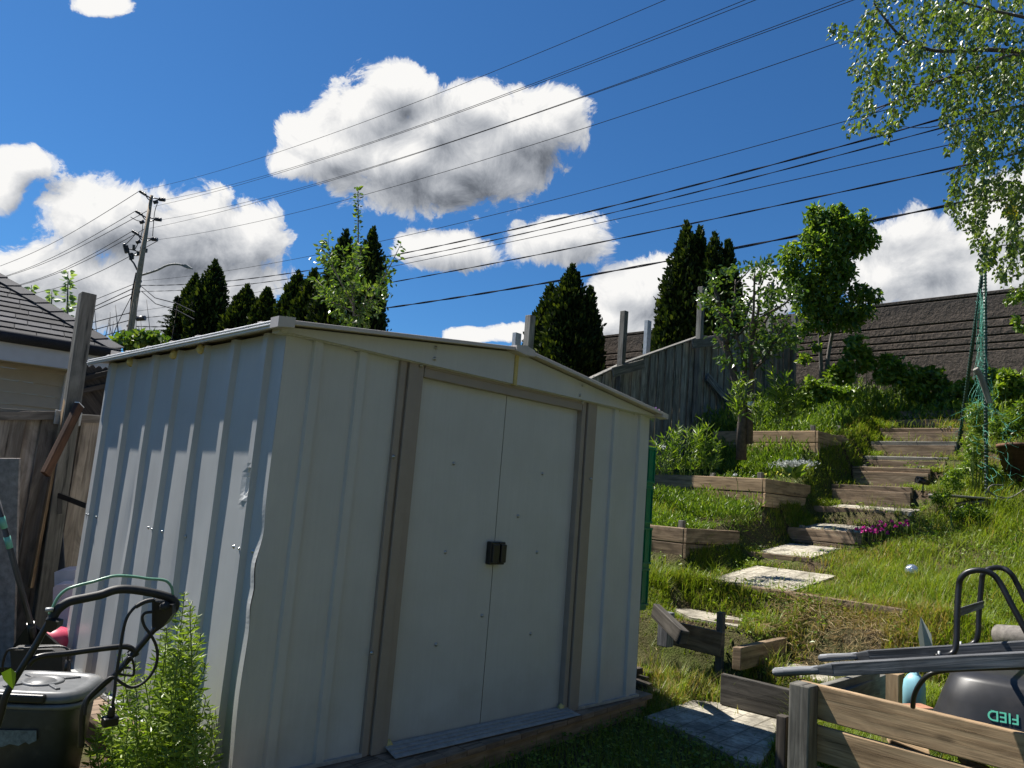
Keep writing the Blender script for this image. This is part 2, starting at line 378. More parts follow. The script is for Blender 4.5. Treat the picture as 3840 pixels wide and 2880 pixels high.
# grass: rnd < .25 straw, rest dark to bright green
def grass_mat():
    m, N, out = new_mat('grass_blades'); r = attr(N, 'rnd')
    col = N.ramp(r, [(0.0, (.34, .25, .12)), (.16, (.30, .25, .10)), (.24, (.22, .24, .04)), (.6, (.13, .20, .022)), (1.0, (.25, .32, .035))])
    b = N.n('ShaderNodeBsdfPrincipled'); N.l(col, b.inputs['Base Color']); b.inputs['Roughness'].default_value = .45; b.inputs['Specular IOR Level'].default_value = .35
    t = N.n('ShaderNodeBsdfTranslucent'); N.l(N.mix(1.0, col, (1.3, 1.3, .5), blend='MULTIPLY'), t.inputs['Color'])
    mx = N.n('ShaderNodeMixShader'); mx.inputs[0].default_value = .42; N.l(b.outputs[0], mx.inputs[1]); N.l(t.outputs[0], mx.inputs[2]); N.l(mx.outputs[0], out.inputs[0]); return m
M['grass'] = grass_mat()
def ground_mat():
    m, N, out = new_mat('ground'); tcn = N.n('ShaderNodeTexCoord'); P = tcn.outputs['Object']
    a = N.noise(P, 1.3, 6, .6); b = N.noise(P, 9, 6, .65); c = N.noise(P, 60, 4, .6)
    soil = N.ramp(c, [(.3, (.035, .026, .018)), (.55, (.085, .062, .04)), (.8, (.17, .13, .085))])
    moss = N.ramp(b, [(.3, (.045, .07, .015)), (.7, (.10, .14, .028))])
    col = N.mix(N.ramp(a, [(.42, 0.0), (.6, .75)]), soil, moss)
    prin(N, out, col, .95, .1, bump=N.m('ADD', b, N.m('MULTIPLY', c, .5)), bstr=1.0, bdist=.03); return m
M['ground'] = ground_mat()
def slab_mat():
    m, N, out = new_mat('slab'); tcn = N.n('ShaderNodeTexCoord'); uv = N.n('ShaderNodeUVMap'); uv.uv_map = 'UVMap'
    br = N.n('ShaderNodeTexBrick'); br.offset = 0.0; br.inputs['Scale'].default_value = 1.0; br.inputs['Mortar Size'].default_value = .006
    br.inputs['Brick Width'].default_value = .15; br.inputs['Row Height'].default_value = .15; br.inputs['Mortar Smooth'].default_value = .4
    N.l(uv.outputs[0], br.inputs['Vector'])
    n = N.noise(tcn.outputs['Object'], 40, 6, .65); n2 = N.noise(tcn.outputs['Object'], 5, 4, .6)
    col = N.ramp(n, [(.3, (.30, .27, .215)), (.7, (.52, .48, .39))]); col = N.mix(1.0, col, N.ramp(n2, [(.38, .5), (.62, 1.1)]), blend='MULTIPLY')  # stain blotches, deepened on every slab to stand in for shade on the lowest
    col = N.mix(N.m('MULTIPLY', br.outputs['Fac'], N.ramp(n2, [(.35, .9), (.65, .35)])), col, (.13, .115, .085))
    prin(N, out, col, .9, .2, bump=N.m('SUBTRACT', N.m('MULTIPLY', n, .4), br.outputs['Fac']), bstr=.7, bdist=.008); return m
M['slab'] = slab_mat()
def barrier_mat():
    m, N, out = new_mat('barrier'); tcn = N.n('ShaderNodeTexCoord')
    n = N.noise(tcn.outputs['Object'], 7, 5, .6, .3); n2 = N.noise(tcn.outputs['Object'], 22, 5, .65)
    col = N.ramp(n2, [(.3, (.07, .058, .049)), (.7, (.15, .122, .10))])
    s = N.n('ShaderNodeSeparateXYZ'); N.l(tcn.outputs['Object'], s.inputs[0])
    st = N.noise(tcn.outputs['Object'], .6, 4, .6); top = N.ramp(N.m('ADD', s.outputs[2], N.m('MULTIPLY', st, .5)), [(.0, 0.0), (1.0, 0.0)])
    stain = N.ramp(N.m('SUBTRACT', s.outputs[2], 4.9), [(0.0, 0.0), (.35, .8)]); col = N.mix(stain, col, (.06, .055, .05))
    prin(N, out, col, .95, .15, bump=N.m('ADD', n, N.m('MULTIPLY', n2, .6)), bstr=.8, bdist=.035); return m
M['barrier'] = barrier_mat()
def shingle_mat():
    m, N, out = new_mat('shingles'); uv = N.n('ShaderNodeUVMap'); uv.uv_map = 'UVMap'; tcn = N.n('ShaderNodeTexCoord')
    r = attr(N, 'rnd'); g = N.noise(tcn.outputs['Object'], 140, 3, .7); g2 = N.noise(tcn.outputs['Object'], 2.5, 4, .6)
    col = N.ramp(g, [(.3, (.018, .018, .020)), (.7, (.075, .075, .082))]); col = N.mix(1.0, col, N.ramp(g2, [(.3, .75), (.7, 1.25)]), blend='MULTIPLY')
    col = N.mix(1.0, col, N.ramp(r, [(0, .7), (1, 1.35)]), blend='MULTIPLY')
    prin(N, out, col, .85, .3, bump=g, bstr=.5, bdist=.004); return m
M['shingles'] = shingle_mat()
M['vinyl'] = plain('vinyl', (.40, .355, .27), .5, var=.04)
def glass_ball():
    m, N, out = new_mat('glass_ball'); tcn = N.n('ShaderNodeTexCoord'); n = N.noise(tcn.outputs['Object'], 60, 3, .6)
    prin(N, out, (.75, .8, .82), .08, .8, metal=.85, bump=n, bstr=.8, bdist=.01); return m
M['glass_ball'] = glass_ball()

# ------------------------------------------------------------------ clouds: a curved sheet 900 m away, cover baked per vertex, edges broken up by noise
def clouds():
    A0, A1, E0, E1 = YAW-R_(50), YAW+R_(50), R_(-3), R_(50)
    na, ne = 420, 230
    A, E = np.meshgrid(np.linspace(A0, A1, na), np.linspace(E0, E1, ne), indexing='ij')
    def ell(c, A, E):
        px, py, rx, ry = c[:4]
        a0, e0 = azel(px, py); a1, e1 = azel(px+rx, py); a2, e2 = azel(px, py+ry)
        M2 = np.array(((a1-a0, a2-a0), (e1-e0, e2-e0))); I = np.linalg.inv(M2)
        x = I[0, 0]*(A-a0)+I[0, 1]*(E-e0); y = I[1, 0]*(A-a0)+I[1, 1]*(E-e0)
        return 1-np.sqrt(x*x+y*y)
    def cover(A, E):
        k = 9.0; s_ = sum(np.exp(k*np.clip(ell(c, A, E), -6, 1)) for c in CLOUDS); return np.log(s_)/k+.12
    C0 = cover(A, E); C1 = cover(A-.016, E+.022)
    G = np.zeros_like(A)
    for c in GREYS: G = np.maximum(G, np.clip(ell(c, A, E)+.35, 0, 1.0)*c[4]/1.1)
    Rr = 900.0; V = np.stack([Rr*np.cos(E)*np.sin(A), Rr*np.cos(E)*np.cos(A), Rr*np.sin(E)], -1).reshape(-1, 3)
    ii, jj = np.meshgrid(np.arange(na-1), np.arange(ne-1), indexing='ij'); b = (ii*ne+jj).ravel()
    keep = np.max(np.stack([C0.ravel()[b], C0.ravel()[b+ne], C0.ravel()[b+1], C0.ravel()[b+ne+1]]), 0) > -.9; b = b[keep]
    F = np.stack([b, b+1, b+ne+1, b+ne], -1).ravel()
    m, N, out = new_mat('cloud'); cv, cs, gr = (attr(N, k) for k in ('cover', 'cover_lit', 'grey'))
    uv = N.n('ShaderNodeAttribute'); uv.attribute_name = 'angle'
    P = uv.outputs['Vector']
    def field(P, c):
        f1 = N.noise(P, 15, 12, .66, .5); f2 = N.noise(P, 6, 3, .5)
        return N.m('ADD', N.m('ADD', c, N.m('MULTIPLY', N.m('SUBTRACT', f1, .5), 1.9)), N.m('MULTIPLY', N.m('SUBTRACT', f2, .5), .5))
    sh = N.n('ShaderNodeVectorMath', operation='ADD'); N.l(P, sh.inputs[0]); sh.inputs[1].default_value = (-.010, .014, 0)
    d1 = field(P, cv); d2 = field(sh.outputs[0], cs); rel = N.m('SUBTRACT', d1, d2)
    alpha = N.ramp(d1, [(0.0, 0.0), (.05, .14), (.14, .74), (.30, 1.0)], 'EASE')
    fn = N.noise(P, 30, 6, .6)
    lum = N.m('ADD', .82, N.m('MULTIPLY', rel, .42))
    gm = N.m('MULTIPLY', gr, N.m('ADD', .75, N.m('MULTIPLY', fn, .5)))
    lum = N.m('SUBTRACT', lum, N.m('MULTIPLY', gm, .54))
    lum = N.m('MINIMUM', N.m('MAXIMUM', lum, .22), 1.0)
    col = N.mix(lum, (.60, .70, .88), (1.0, .99, .97))
    em = N.n('ShaderNodeEmission'); N.l(col, em.inputs['Color']); N.l(N.m('MULTIPLY', lum, .515), em.inputs['Strength'])
    tr = N.n('ShaderNodeBsdfTransparent'); mx = N.n('ShaderNodeMixShader'); N.l(alpha, mx.inputs[0]); N.l(tr.outputs[0], mx.inputs[1]); N.l(em.outputs[0], mx.inputs[2]); N.l(mx.outputs[0], out.inputs[0])
    used, inv = np.unique(F, return_inverse=True)
    o = build_np('clouds', V[used], inv, np.full(len(b), 4), m, None, smooth=True)
    me = o.data
    for nm, arr in (('cover', C0), ('cover_lit', C1), ('grey', G)):
        a = me.attributes.new(nm, 'FLOAT', 'POINT'); a.data.foreach_set('value', arr.ravel()[used].astype(np.float32))
    a = me.attributes.new('angle', 'FLOAT_VECTOR', 'POINT'); a.data.foreach_set('vector', np.stack([A.ravel()[used], E.ravel()[used], np.zeros(len(used))], -1).astype(np.float32).ravel())
    tag(o, kind='structure')
clouds()
# ------------------------------------------------------------------ ground
# stair risers: photo points of the left and right end of each top edge
STEP_PX = [((1480, 1248), None, 5.00), ((1612, 1190), (1752, 1197), None), ((1700, 1137), (1862, 1146), None), ((1757, 1092), (1911, 1102), None),
           ((1795, 1045), (1972, 1053), None), ((1840, 1007), (2010, 1011), None), ((1863, 984), (2048, 987), None), ((1880, 952), (2068, 955), None),
           ((1901, 925), (2075, 926), None), ((1922, 907), (2093, 908), None), ((1939, 888), (2072, 888), None)]
STEPS = []
for l, r, X in STEP_PX:
    p = at(*l, Y=1.0); X = p[0] if X is None else X; z = p[2]
    STEPS.append([X, z, 1.0, (-1.0 if r is None else at(*r, X=X)[1])])
SX = np.array([s[0] for s in STEPS]); SZ = np.array([s[1] for s in STEPS])
def smooth(e0, e1, x): t = np.clip((x-e0)/(e1-e0), 0, 1); return t*t*(3-2*t)
_bx = np.concatenate(([-60, 2.6, 4.02, 4.10, 4.68], SX+.12, [12.2, 13.2, 60]))
_bz = np.concatenate(([-.2, -.125, -.105, .075, .09], SZ-.05, [3.3, 3.4, 3.4]))
_ax = np.concatenate(([-60, 2.6, 4.22, 4.31, 4.85], SX+.12, [12.2, 13.2, 60])); _az = _bz.copy(); _az[2:5] = (-.12, .295, .315)
_bx = np.insert(_bx, 5, [4.74, 4.94]); _bz = np.insert(_bz, 5, [.40, .555]); _bx[4] = 4.6
_ax = np.insert(_ax, 5, [4.96]); _az = np.insert(_az, 5, [.565]); _ax[4] = 4.86
_cx = [-60, 2.6, 4.22, 4.31, 4.7, 5.12, 5.22, 5.9, 6.78, 6.88, 7.85, 8.32, 8.45, 9.2, 10.2, 11.1, 12.2, 13.2, 60]
_cz = [-.2, -.15, -.12, .26, .45, .72, .95, 1.10, 1.31, 1.54, 1.60, 2.05, 2.28, 2.45, 2.75, 3.0, 3.3, 3.4, 3.4]
def H(x, y, stairs=True):
    x = np.asarray(x, float); y = np.asarray(y, float)
    b = np.interp(x, _bx, _bz); a = np.interp(x, _ax, _az); w = smooth(-.17, -.04, y)
    z = b*(1-w)+a*w; w2 = smooth(.80, 1.08, y); z = z*(1-w2)+np.interp(x, _cx, _cz)*w2
    if stairs:
        i = np.clip(np.searchsorted(SX, x, side='right')-1, 0, len(SX)-1)
        t = SZ[i]-.035 + np.where(i < 4, .13, .07)*(x-SX[i])
        L = np.interp(x, SX, [s[2] for s in STEPS]); Rr = np.interp(x, SX, [s[3] for s in STEPS])
        ws = smooth(L+.25, L-.1, y)*smooth(Rr-.35, Rr-.05, y)*(x > SX[0])*(x < SX[-1]+.5)
        # in front of a riser the ground lies a step lower
        z = z*(1-ws)+t*ws
    hill = smooth(2.8, 5, x)
    z = z + hill*(.035*np.sin(x*3.1+y*2.3)*np.sin(y*2.9-x*1.3)+.02*np.sin(x*7+1)*np.sin(y*6))*(1 if not stairs else (1-0.9*(ws if stairs else 0)))
    return z
def axis(lo, hi, step, far):
    a = list(np.arange(lo, hi, step)); s = step; x = hi
    while x < far: a.append(x); s *= 1.35; x += s
    s = step; x = lo-step; pre = []
    while x > -far: pre.append(x); s *= 1.35; x -= s
    return np.array(pre[::-1]+a)
gx, gy = axis(-3, 13.4, .05, 600), axis(-4.5, 3.6, .06, 600)
GX, GY = np.meshgrid(gx, gy, indexing='ij'); GZ = H(GX, GY)
nx, ny = GX.shape; V = np.stack([GX, GY, GZ], -1).reshape(-1, 3)
ii, jj = np.meshgrid(np.arange(nx-1), np.arange(ny-1), indexing='ij'); b0 = (ii*ny+jj).ravel()
F = np.stack([b0, b0+ny, b0+ny+1, b0+1], -1).ravel()
g = build_np('ground', V, F, np.full(len(b0), 4), M['ground'], None, smooth=True); tag(g, kind='structure')

# ------------------------------------------------------------------ noise barrier
BX = 12.6
def barrier():
    b = thing('noise_barrier', 'long brown rough concrete noise wall with grooved bands behind the garden', 'wall', (BX, 3, 3.2))
    zz = lambda py, px=1950: at(px, py, X=BX)[2]
    ztop = 5.27
    # groove positions read off the photograph at px 1900..2100
    prof = [ztop]
    k = [at(3240/1.736+x*.1562, 900/1.736+y*.1562, X=BX)[2] for x, y in ((1100, 830), (1100, 1150), (1100, 1265), (1100, 1370), (1100, 1470), (1100, 1565))]
    m = MB(); y0, y1 = -14, 70; edges = [ztop-.0]+list(k)+[2.2]
    for i in range(len(edges)-1):
        a, c = edges[i], edges[i+1]
        cut = .011
        m.box((BX, y0, c+cut), (BX+.25, y1, a-(cut if i else 0)))
    m.box((BX+.05, y0, 2.0), (BX+.22, y1, ztop-.02)); m.build('panel_wall', M['barrier'], b, bevel=.012)
barrier()

# ------------------------------------------------------------------ fence along the back of the yard
FY = 3.2
def fence(name, label, xs_z, posts, x0, x1, mat, wmin=.12, wmax=.145, gap=.0, zb=None, back=True, capw=.05):
    f = thing(name, label, 'fence', (float((x0+x1)/2), FY, 0.0))
    X = [p[0] for p in xs_z]; Z = [p[1] for p in xs_z]; top = lambda x: float(np.interp(x, X, Z))
    b = MB(); x = x0; i = 0
    while x < x1:
        w = random.uniform(wmin, wmax); fr = (i % 2 == 0)
        y = FY-.035 if fr else FY-.008
        zz = float(H(x, FY, False))+.03 if zb is None else zb
        ww = w if fr else w*.95
        b.box((x, y, zz), (x+ww, y+.016, top(x+w/2)-.012+random.uniform(-.006, .004)), jit=.002)
        x += w*(.82 if fr else .80)+gap; i += 1
    b.build('board_panel', mat, f, bevel=.002, seg=1)
    c = MB()
    for (xa, za), (xb, zb_) in zip(xs_z[:-1], xs_z[1:]):
        if xb-xa < .05: continue
        c.beam((xa, FY, za), (xb, FY, zb_), capw+.05, .022)
    c.build('cap_rail', M['wood_grey'], f, bevel=.002, seg=1)
    for (px_, pz, w) in posts:
        q = MB(); zz = float(H(px_, FY, False))-.2
        q.beam((px_, FY-.09, zz), (px_+.01, FY-.09, pz), w, w, (0, 1, 0), jit=.003); q.build('post', M['wood_grey'], f, bevel=.004)
    return f
cR = lambda x, y: ((x*.4973+2000)/1.736, (y*.4973+750)/1.736)   # crop used while measuring
pts = [(3.0, 1.95), (4.4, 2.33)] + [(float(at(*q, Y=FY)[0]), float(at(*q, Y=FY)[2])) for q in (cR(410, 1355), cR(680, 1230), cR(1260, 1025), cR(1300, 1035), cR(1700, 985), cR(1960, 950))]
pts = sorted(pts)
RP = [(1145, 682), (1348, 672), (1515, 620), (1665, 610), (1716, 678)]
posts = [(float(at(*q, Y=FY-.09)[0]), float(at(*q, Y=FY-.09)[2]), .085) for q in RP]
fr = fence('board_fence', 'weathered grey board fence climbing the slope behind the raised beds', pts, posts, 2.9, pts[-1][0], M['wood_fence'])
# short rails nailed across the posts, and a loose brace
b = MB(); b.beam(at(*cR(600, 1300), Y=FY-.15), at(*cR(835, 1235), Y=FY-.15), .02, .13); b.build('cross_rail', M['wood_grey'], fr, bevel=.002)
b = MB(); b.beam(at(*cR(1200, 1085), Y=FY-.15), at(*cR(1440, 1060), Y=FY-.15), .02, .14); b.build('cross_rail', M['wood_grey'], fr, bevel=.002)
b = MB(); b.beam(at(*cR(1310, 1330), Y=FY-.11), at(*cR(1460, 1500), Y=FY-.11), .02, .13); b.build('brace', M['handle_grey'], fr, bevel=.002)
lp = [(-3.5, 1.50), (-.47, 1.545), (.12, 1.575), (.6, 1.60), (2.9, 1.93)]
c2 = lambda x, y: (x*.4973/1.736, (y*.4973+1400)/1.736)
c1 = lambda x, y: (x*.4973/1.736, (y*.4973+600)/1.736)
c3 = lambda x, y: (x*.4973/1.736, (y*.4973+2055)/1.736)
lf = fence('board_fence', 'brown board fence with a tall split post beside the shed', lp, [], -3.5, 2.9, M['wood_fence_left'], .15, .18, gap=-.005)
q = MB(); P0 = at(*c1(660, 1010), Y=FY-.10); P1 = at(*c3(300, 600), Y=FY-.16)
q.beam(P0, P0+(P1-P0)*1.35, .10, .095, (0, 1, 0), jit=.003); q.build('post', M['wood_grey'], lf, bevel=.004)
q = MB(); q.beam(at(*c1(530, 1640), Y=FY-.11), at(*c3(230, 300), Y=FY-.15), .02, .06, (0, 1, 0)); q.build('batten', M['wood_tan'], lf, bevel=.002)
q = MB(); q.beam(at(*c2(-200, 320), Y=FY-.045), at(*c2(430, 320), Y=FY-.045), .03, .06, jit=.002); q.build('rail', M['wood_fence_left'], lf, bevel=.002)
q = MB(); q.beam(at(*c2(560, 345), Y=FY-.045), at(*c2(760, 345), Y=FY-.045), .03, .055); q.build('rail', M['wood_fence_left'], lf, bevel=.002)
for x, y in ((432, 330), (592, 345)):
    q = MB(); p = at(*c2(x, y), Y=FY-.07); q.box(p-np.array((.018, .006, .05)), p+np.array((.018, .006, .05))); q.build('bracket', M['zinc'], lf, bevel=.003)
# galvanised posts of the neighbour's side
for (a, lab) in (((1400, 693), 'bare galvanised fence post standing behind the board fence, between two wooden posts'), ((1117, 720), 'bare galvanised fence post rising behind the shed roof peak')):
    p = at(*a, Y=3.6); m = MB(); z0 = float(H(p[0], 3.6, False))
    pr = [(-.05, -.03), (.05, -.03), (.05, .03), (.042, .03), (.042, -.022), (-.042, -.022), (-.042, .03), (-.05, .03)]
    m.prism([(p[0]+u, p[1]+v, z0) for u, v in pr], (0, 0, p[2]-z0))
    o = m.build('metal_post', M['zinc'], None); tag(o, lab, 'post', 'galvanised posts behind the fence')

# lattice beyond the left fence
lt = thing('lattice_screen', 'dark diagonal lattice screen behind the fence, left of the shed corner', 'lattice', (float(at(*c2(700, 150), Y=3.8)[0]), 3.8, 1.6))
A = at(*c2(540, 40), Y=3.8); B = at(*c2(900, -20), Y=3.8); zt = max(A[2], B[2]); zb = at(*c2(700, 290), Y=3.8)[2]-.5
m = MB(); x0, x1 = A[0], B[0]+.5; hh = zt-zb
for sgn in (1, -1):
    for s in np.arange(-hh, x1-x0+hh, .052):
        xa, xb = x0+s, x0+s+hh
        if sgn < 0: xa, xb = xb, xa
        za, zc = zb, zt
        # clip to the panel
        def cl(xa, za, xb, zc):
            (xa, za), (xb, zc) = sorted([(xa, za), (xb, zc)]); 
            if xb <= x0 or xa >= x1: return None
            k = (zc-za)/(xb-xa)
            if xa < x0: za += k*(x0-xa); xa = x0
            if xb > x1: zc -= k*(xb-x1); xb = x1
            return xa, za, xb, zc
        c = cl(xa, za, xb, zc)
        if c and abs(c[2]-c[0]) > .02: m.beam((c[0], 3.8+.006*sgn, c[1]), (c[2], 3.8+.006*sgn, c[3]), .006, .036, (0, 0, 1))
m.build('slats', M['wood_dark'], lt)
for u, v in (((610, 45), (900, -25)), ((600, 138), (900, 70))):
    m = MB(); a_ = at(*c2(*u), Y=3.77); b_ = at(*c2(*v), Y=3.77); m.beam(a_, b_, .04, .04); m.build('rail', M['wood_dark'], lt, bevel=.003)

# ------------------------------------------------------------------ shed
shed = thing('garden_shed', 'pale metal garden shed with taupe door frame, low gable roof and dented ribbed side', 'shed', (1.4, 1.15, 0))
WX, WY, WZ = 2.8, 2.31, 1.875
def rib_profile(u0, u1, ribs, h=.026, top=.042, fl=.012, sub=.035):
    """offsets across a ribbed sheet: list of (u, out)"""
    pts = [(u0, 0)]
    for r in ribs:
        pts += [(r-fl, 0), (r, h), (r+top, h), (r+top+fl, 0)]
    pts += [(u1, 0)]; res = []
    for (a, ha), (c, hc) in zip(pts[:-1], pts[1:]):
        n = max(1, int((c-a)/sub)); res += [(a+(c-a)*i/n, ha+(hc-ha)*i/n) for i in range(n)]
    return res+[pts[-1]]
def sheet(name, prof, z0, z1, place, mat, dent=None, nz=60, flip=False, th=None):
    n = len(prof); vs = []
    for j in range(nz+1):
        z = z0+(z1-z0)*j/nz
        for u, o in prof:
            vs.append(place(u, o+(dent(u, z, o) if dent else 0), z))
    fs = []
    for j in range(nz):
        for i in range(n-1):
            f = [j*n+i, j*n+i+1, (j+1)*n+i+1, (j+1)*n+i]; fs += f[::-1] if flip else f
    return build_np(name, np.array(vs), np.array(fs), np.full(nz*(n-1), 4), mat, shed, smooth=False)
DOORS = []
_ph = RNG.random((12, 4))*6.28
def wob(u, z, o=0):
    return .0022*math.sin(3.1*u+2.3*z+1)*math.sin(2.2*z+.5) + .0012*math.sin(9*u+3*z)*math.sin(4*z+1)
def side_dent(u, z, o):
    d = wob(u, z)
    for cu, cz, su, sz, a in ((.0, .86, .045, .07, .015), (.0, 1.02, .04, .08, -.007), (.0, .70, .04, .06, .011), (.0, .35, .05, .2, .008), (.17, 1.19, .03, .05, -.028), (.18, 1.13, .025, .02, .020), (.17, 1.24, .03, .02, -.018), (1.50, .95, .08, .25, -.012), (.75, .6, .07, .3, -.007), (.48, .4, .06, .2, .006)):
        d += a*math.exp(-((u-cu)/su)**2-((z-cz)/sz)**2)
    return d
ribsY = [.118, .448, .782, 1.112, 1.445, 1.79, 2.16]
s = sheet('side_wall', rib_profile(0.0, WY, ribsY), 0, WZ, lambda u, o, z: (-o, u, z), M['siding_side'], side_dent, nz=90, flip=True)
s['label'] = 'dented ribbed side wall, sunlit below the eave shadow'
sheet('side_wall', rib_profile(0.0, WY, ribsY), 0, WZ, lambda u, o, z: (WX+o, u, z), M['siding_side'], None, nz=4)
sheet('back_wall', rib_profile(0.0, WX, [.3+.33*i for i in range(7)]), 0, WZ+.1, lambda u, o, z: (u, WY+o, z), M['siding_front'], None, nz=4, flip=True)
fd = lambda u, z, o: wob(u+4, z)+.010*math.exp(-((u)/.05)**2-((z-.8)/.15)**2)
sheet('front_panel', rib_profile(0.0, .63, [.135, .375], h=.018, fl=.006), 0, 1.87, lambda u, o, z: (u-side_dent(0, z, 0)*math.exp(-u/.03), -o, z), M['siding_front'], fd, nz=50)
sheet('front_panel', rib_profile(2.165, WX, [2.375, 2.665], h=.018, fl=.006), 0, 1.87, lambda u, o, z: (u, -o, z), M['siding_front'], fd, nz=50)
# doors, frame
for (a, b_) in ((.755, 1.398), (1.402, 2.045)):
    DOORS.append(sheet('door', [(a+(b_-a)*i/14, 0) for i in range(15)], .02, 1.84, lambda u, o, z: (u, .018-o, z), M['siding_front'], lambda u, z, o: wob(u*1.3+2, z)*.9, nz=40))
m = MB(); m.box((1.3975, .021, .02), (1.4025, .03, 1.84)); m.build('door_gap', M['black'], shed)
for xa in (.617, 2.037):
    m = MB(); w = .145
    for a, b_, y in ((0, .035, -.020), (.035, .05, -.010), (.05, .105, -.027), (.105, w, -.022)):
        m.box((xa+a, y, 0.0), (xa+b_, .03, 1.868))
    m.build('door_jamb', M['taupe'], shed, bevel=.002, seg=1)
m = MB(); m.box((.767, -.021, 1.80), (2.032, .014, 1.868)); m.box((.767, -.026, 1.845), (2.032, .012, 1.8675)); m.build('door_header', M['taupe'], shed, bevel=.002, seg=1)
for xa, xb, dr in ((1.338, 1.399, DOORS[0]), (1.401, 1.452, DOORS[1])):
    m = MB(); m.box((xa, -.020, .862), (xb, .016, .985)); m.box((xa+.006, -.036, .874), (xb-.004, -.018, .973)); m.build('handle', M['black'], dr, bevel=.005)
# gable fascia and roof
RIDGE = (1.385, 2.052)
def gz(x): return np.interp(x, [-.085, RIDGE[0], 2.83], [1.885, RIDGE[1], 1.872])
for xa, xb in ((-.055, 1.372), (1.398, 2.85)):
    m = MB(); n = 8; xs = np.linspace(xa, xb, n+1)
    m.prism([(xa, -.052, 1.862)]+[(xb, -.052, 1.862), (xb, -.052, float(gz(xb))-.008), (xa, -.052, float(gz(xa))-.008)], (0, .02, 0)); m.build('gable_fascia', M['siding_front'], shed, bevel=.002, seg=1)
m = MB(); m.box((1.374, -.062, 1.855), (1.398, -.034, 2.035)); m.build('gable_clip', M['foam'], shed, bevel=.004)
m = MB(); m.box((-.055, -.032, 1.858), (2.85, .03, 1.8755)); m.build('soffit', M['siding_front'], shed)
for side in (0, 1):
    m = MB(); xa, xb = ((-.085, RIDGE[0]) if side == 0 else (2.83, RIDGE[0]))
    za, zb_ = float(gz(xa)), RIDGE[1]
    m.prism([(xa, -.10, za), (xb, -.10, zb_), (xb, 2.42, zb_), (xa, 2.42, za)], (0, 0, .012))
    for y in np.arange(.1, 2.4, .33): m.beam((xa, y, za+.018), (xb, y, zb_+.018), .04, .016)
    m.build('roof_panel', M['trim_grey'], shed, bevel=.002, seg=1)
m = MB()
m.box((-.094, -.103, 1.868), (-.078, 2.43, 1.902)); m.box((-.101, -.102, 1.878), (-.093, 2.428, 1.886)); m.box((-.099, -.101, 1.892), (-.0935, 2.427, 1.899)); m.build('eave_trim', M['white_trim'], shed, bevel=.002, seg=1)
m = MB(); m.box((2.824, -.103, 1.856), (2.838, 2.43, 1.884)); m.build('eave_trim', M['trim_grey'], shed, bevel=.002, seg=1)
for side in (0, 1):
    m = MB(); xa = -.094 if side == 0 else 2.838
    m.beam((xa, -.108, float(gz(xa))+.004), (RIDGE[0], -.108, RIDGE[1]+.004), .012, .020); m.build('verge_trim', M['trim_grey'], shed, bevel=.002, seg=1)
m = MB(); m.prism([(-.108, -.118, 1.862), (-.03, -.118, 1.874), (-.03, -.118, 1.918), (-.108, -.118, 1.908)], (0, .07, 0)); m.build('corner_cap', M['trim_grey'], shed, bevel=.003)
m = MB(); m.prism([(2.78, -.118, 1.856), (2.848, -.118, 1.848), (2.848, -.118, 1.882), (2.78, -.118, 1.892)], (0, .07, 0)); m.build('corner_cap', M['trim_grey'], shed, bevel=.003)
m = MB(); m.prism([(1.31, -.124, 2.035), (1.385, -.124, 2.025), (1.46, -.124, 2.028), (1.46, -.124, 2.062), (1.385, -.124, 2.078), (1.31, -.124, 2.066)], (0, 2.55, 0)); m.build('ridge_cap', M['trim_grey'], shed, bevel=.002, seg=1)
# corner posts
# screws: each a small dome with washer
def screw(p, n, par=None):
    m = MB(); q = Vector(n).to_track_quat('Z', 'Y').to_matrix()
    m.lathe(p, [(.0095, 0), (.0095, .0015), (.0055, .002), (.0055, .0055), (.003, .007), (0.0001, .0073)], 10, axis=q); m.build('screw', M['screw'], par or shed)
c5 = lambda x, y: ((x*.5425+1300)/1.736, (y*.5425+1150)/1.736); c4 = lambda x, y: ((x*.4973+1300)/1.736, (y*.4973+2280)/1.736)
for f, x, y in ((c5, 740, 1085), (c5, 1353, 1155), (c5, 1185, 1448), (c4, 677, 277), (c4, 1387, 195), (c4, 1018, 58)): p_ = at(*f(x, y), Y=.016); screw(p_, (0, -1, 0), DOORS[int(p_[0] > 1.4)])
for p in ((962, 1193), (1160, 1193), (1042, 1330), (942, 1392), (1146, 1369)): p_ = at(*p, Y=.016); screw(p_, (0, -1, 0), DOORS[int(p_[0] > 1.4)])
for p in ((697, 742), (768, 757), (942, 751), (939, 775)): screw(at(*p, Y=-.056 if p[0] > 800 else -.002), (0, -1, 0))
for f, x, y in ((c5, 1630, 545), (c5, 1613, 615)): screw(at(*f(x, y), Y=-.054), (0, -1, 0))
for f, x, y in ((c5, 325, 1037), (c4, 188, 340), (c5, 1690, 1192), (c5, 517, 408), (c5, 1632, 662)): screw(at(*f(x, y), Y=-.029), (0, -1, 0))
for x, y in ((1883, 720), (1988, 743)): screw(at(*c5(x, y), Y=-.002), (0, -1, 0))
for x, y in ((655, 1062), (668, 1068), (1123, 1163), (1150, 1175), (1765, 1308), (1808, 1322)): screw(at(*c2(x, y), X=-.024), (-1, 0, 0))
for x, y in ((728, 1083), (857, 1110), (1225, 1192), (1398, 1230), (1907, 1342)): screw(at(*c2(x, y), X=-.001), (-1, 0, 0))
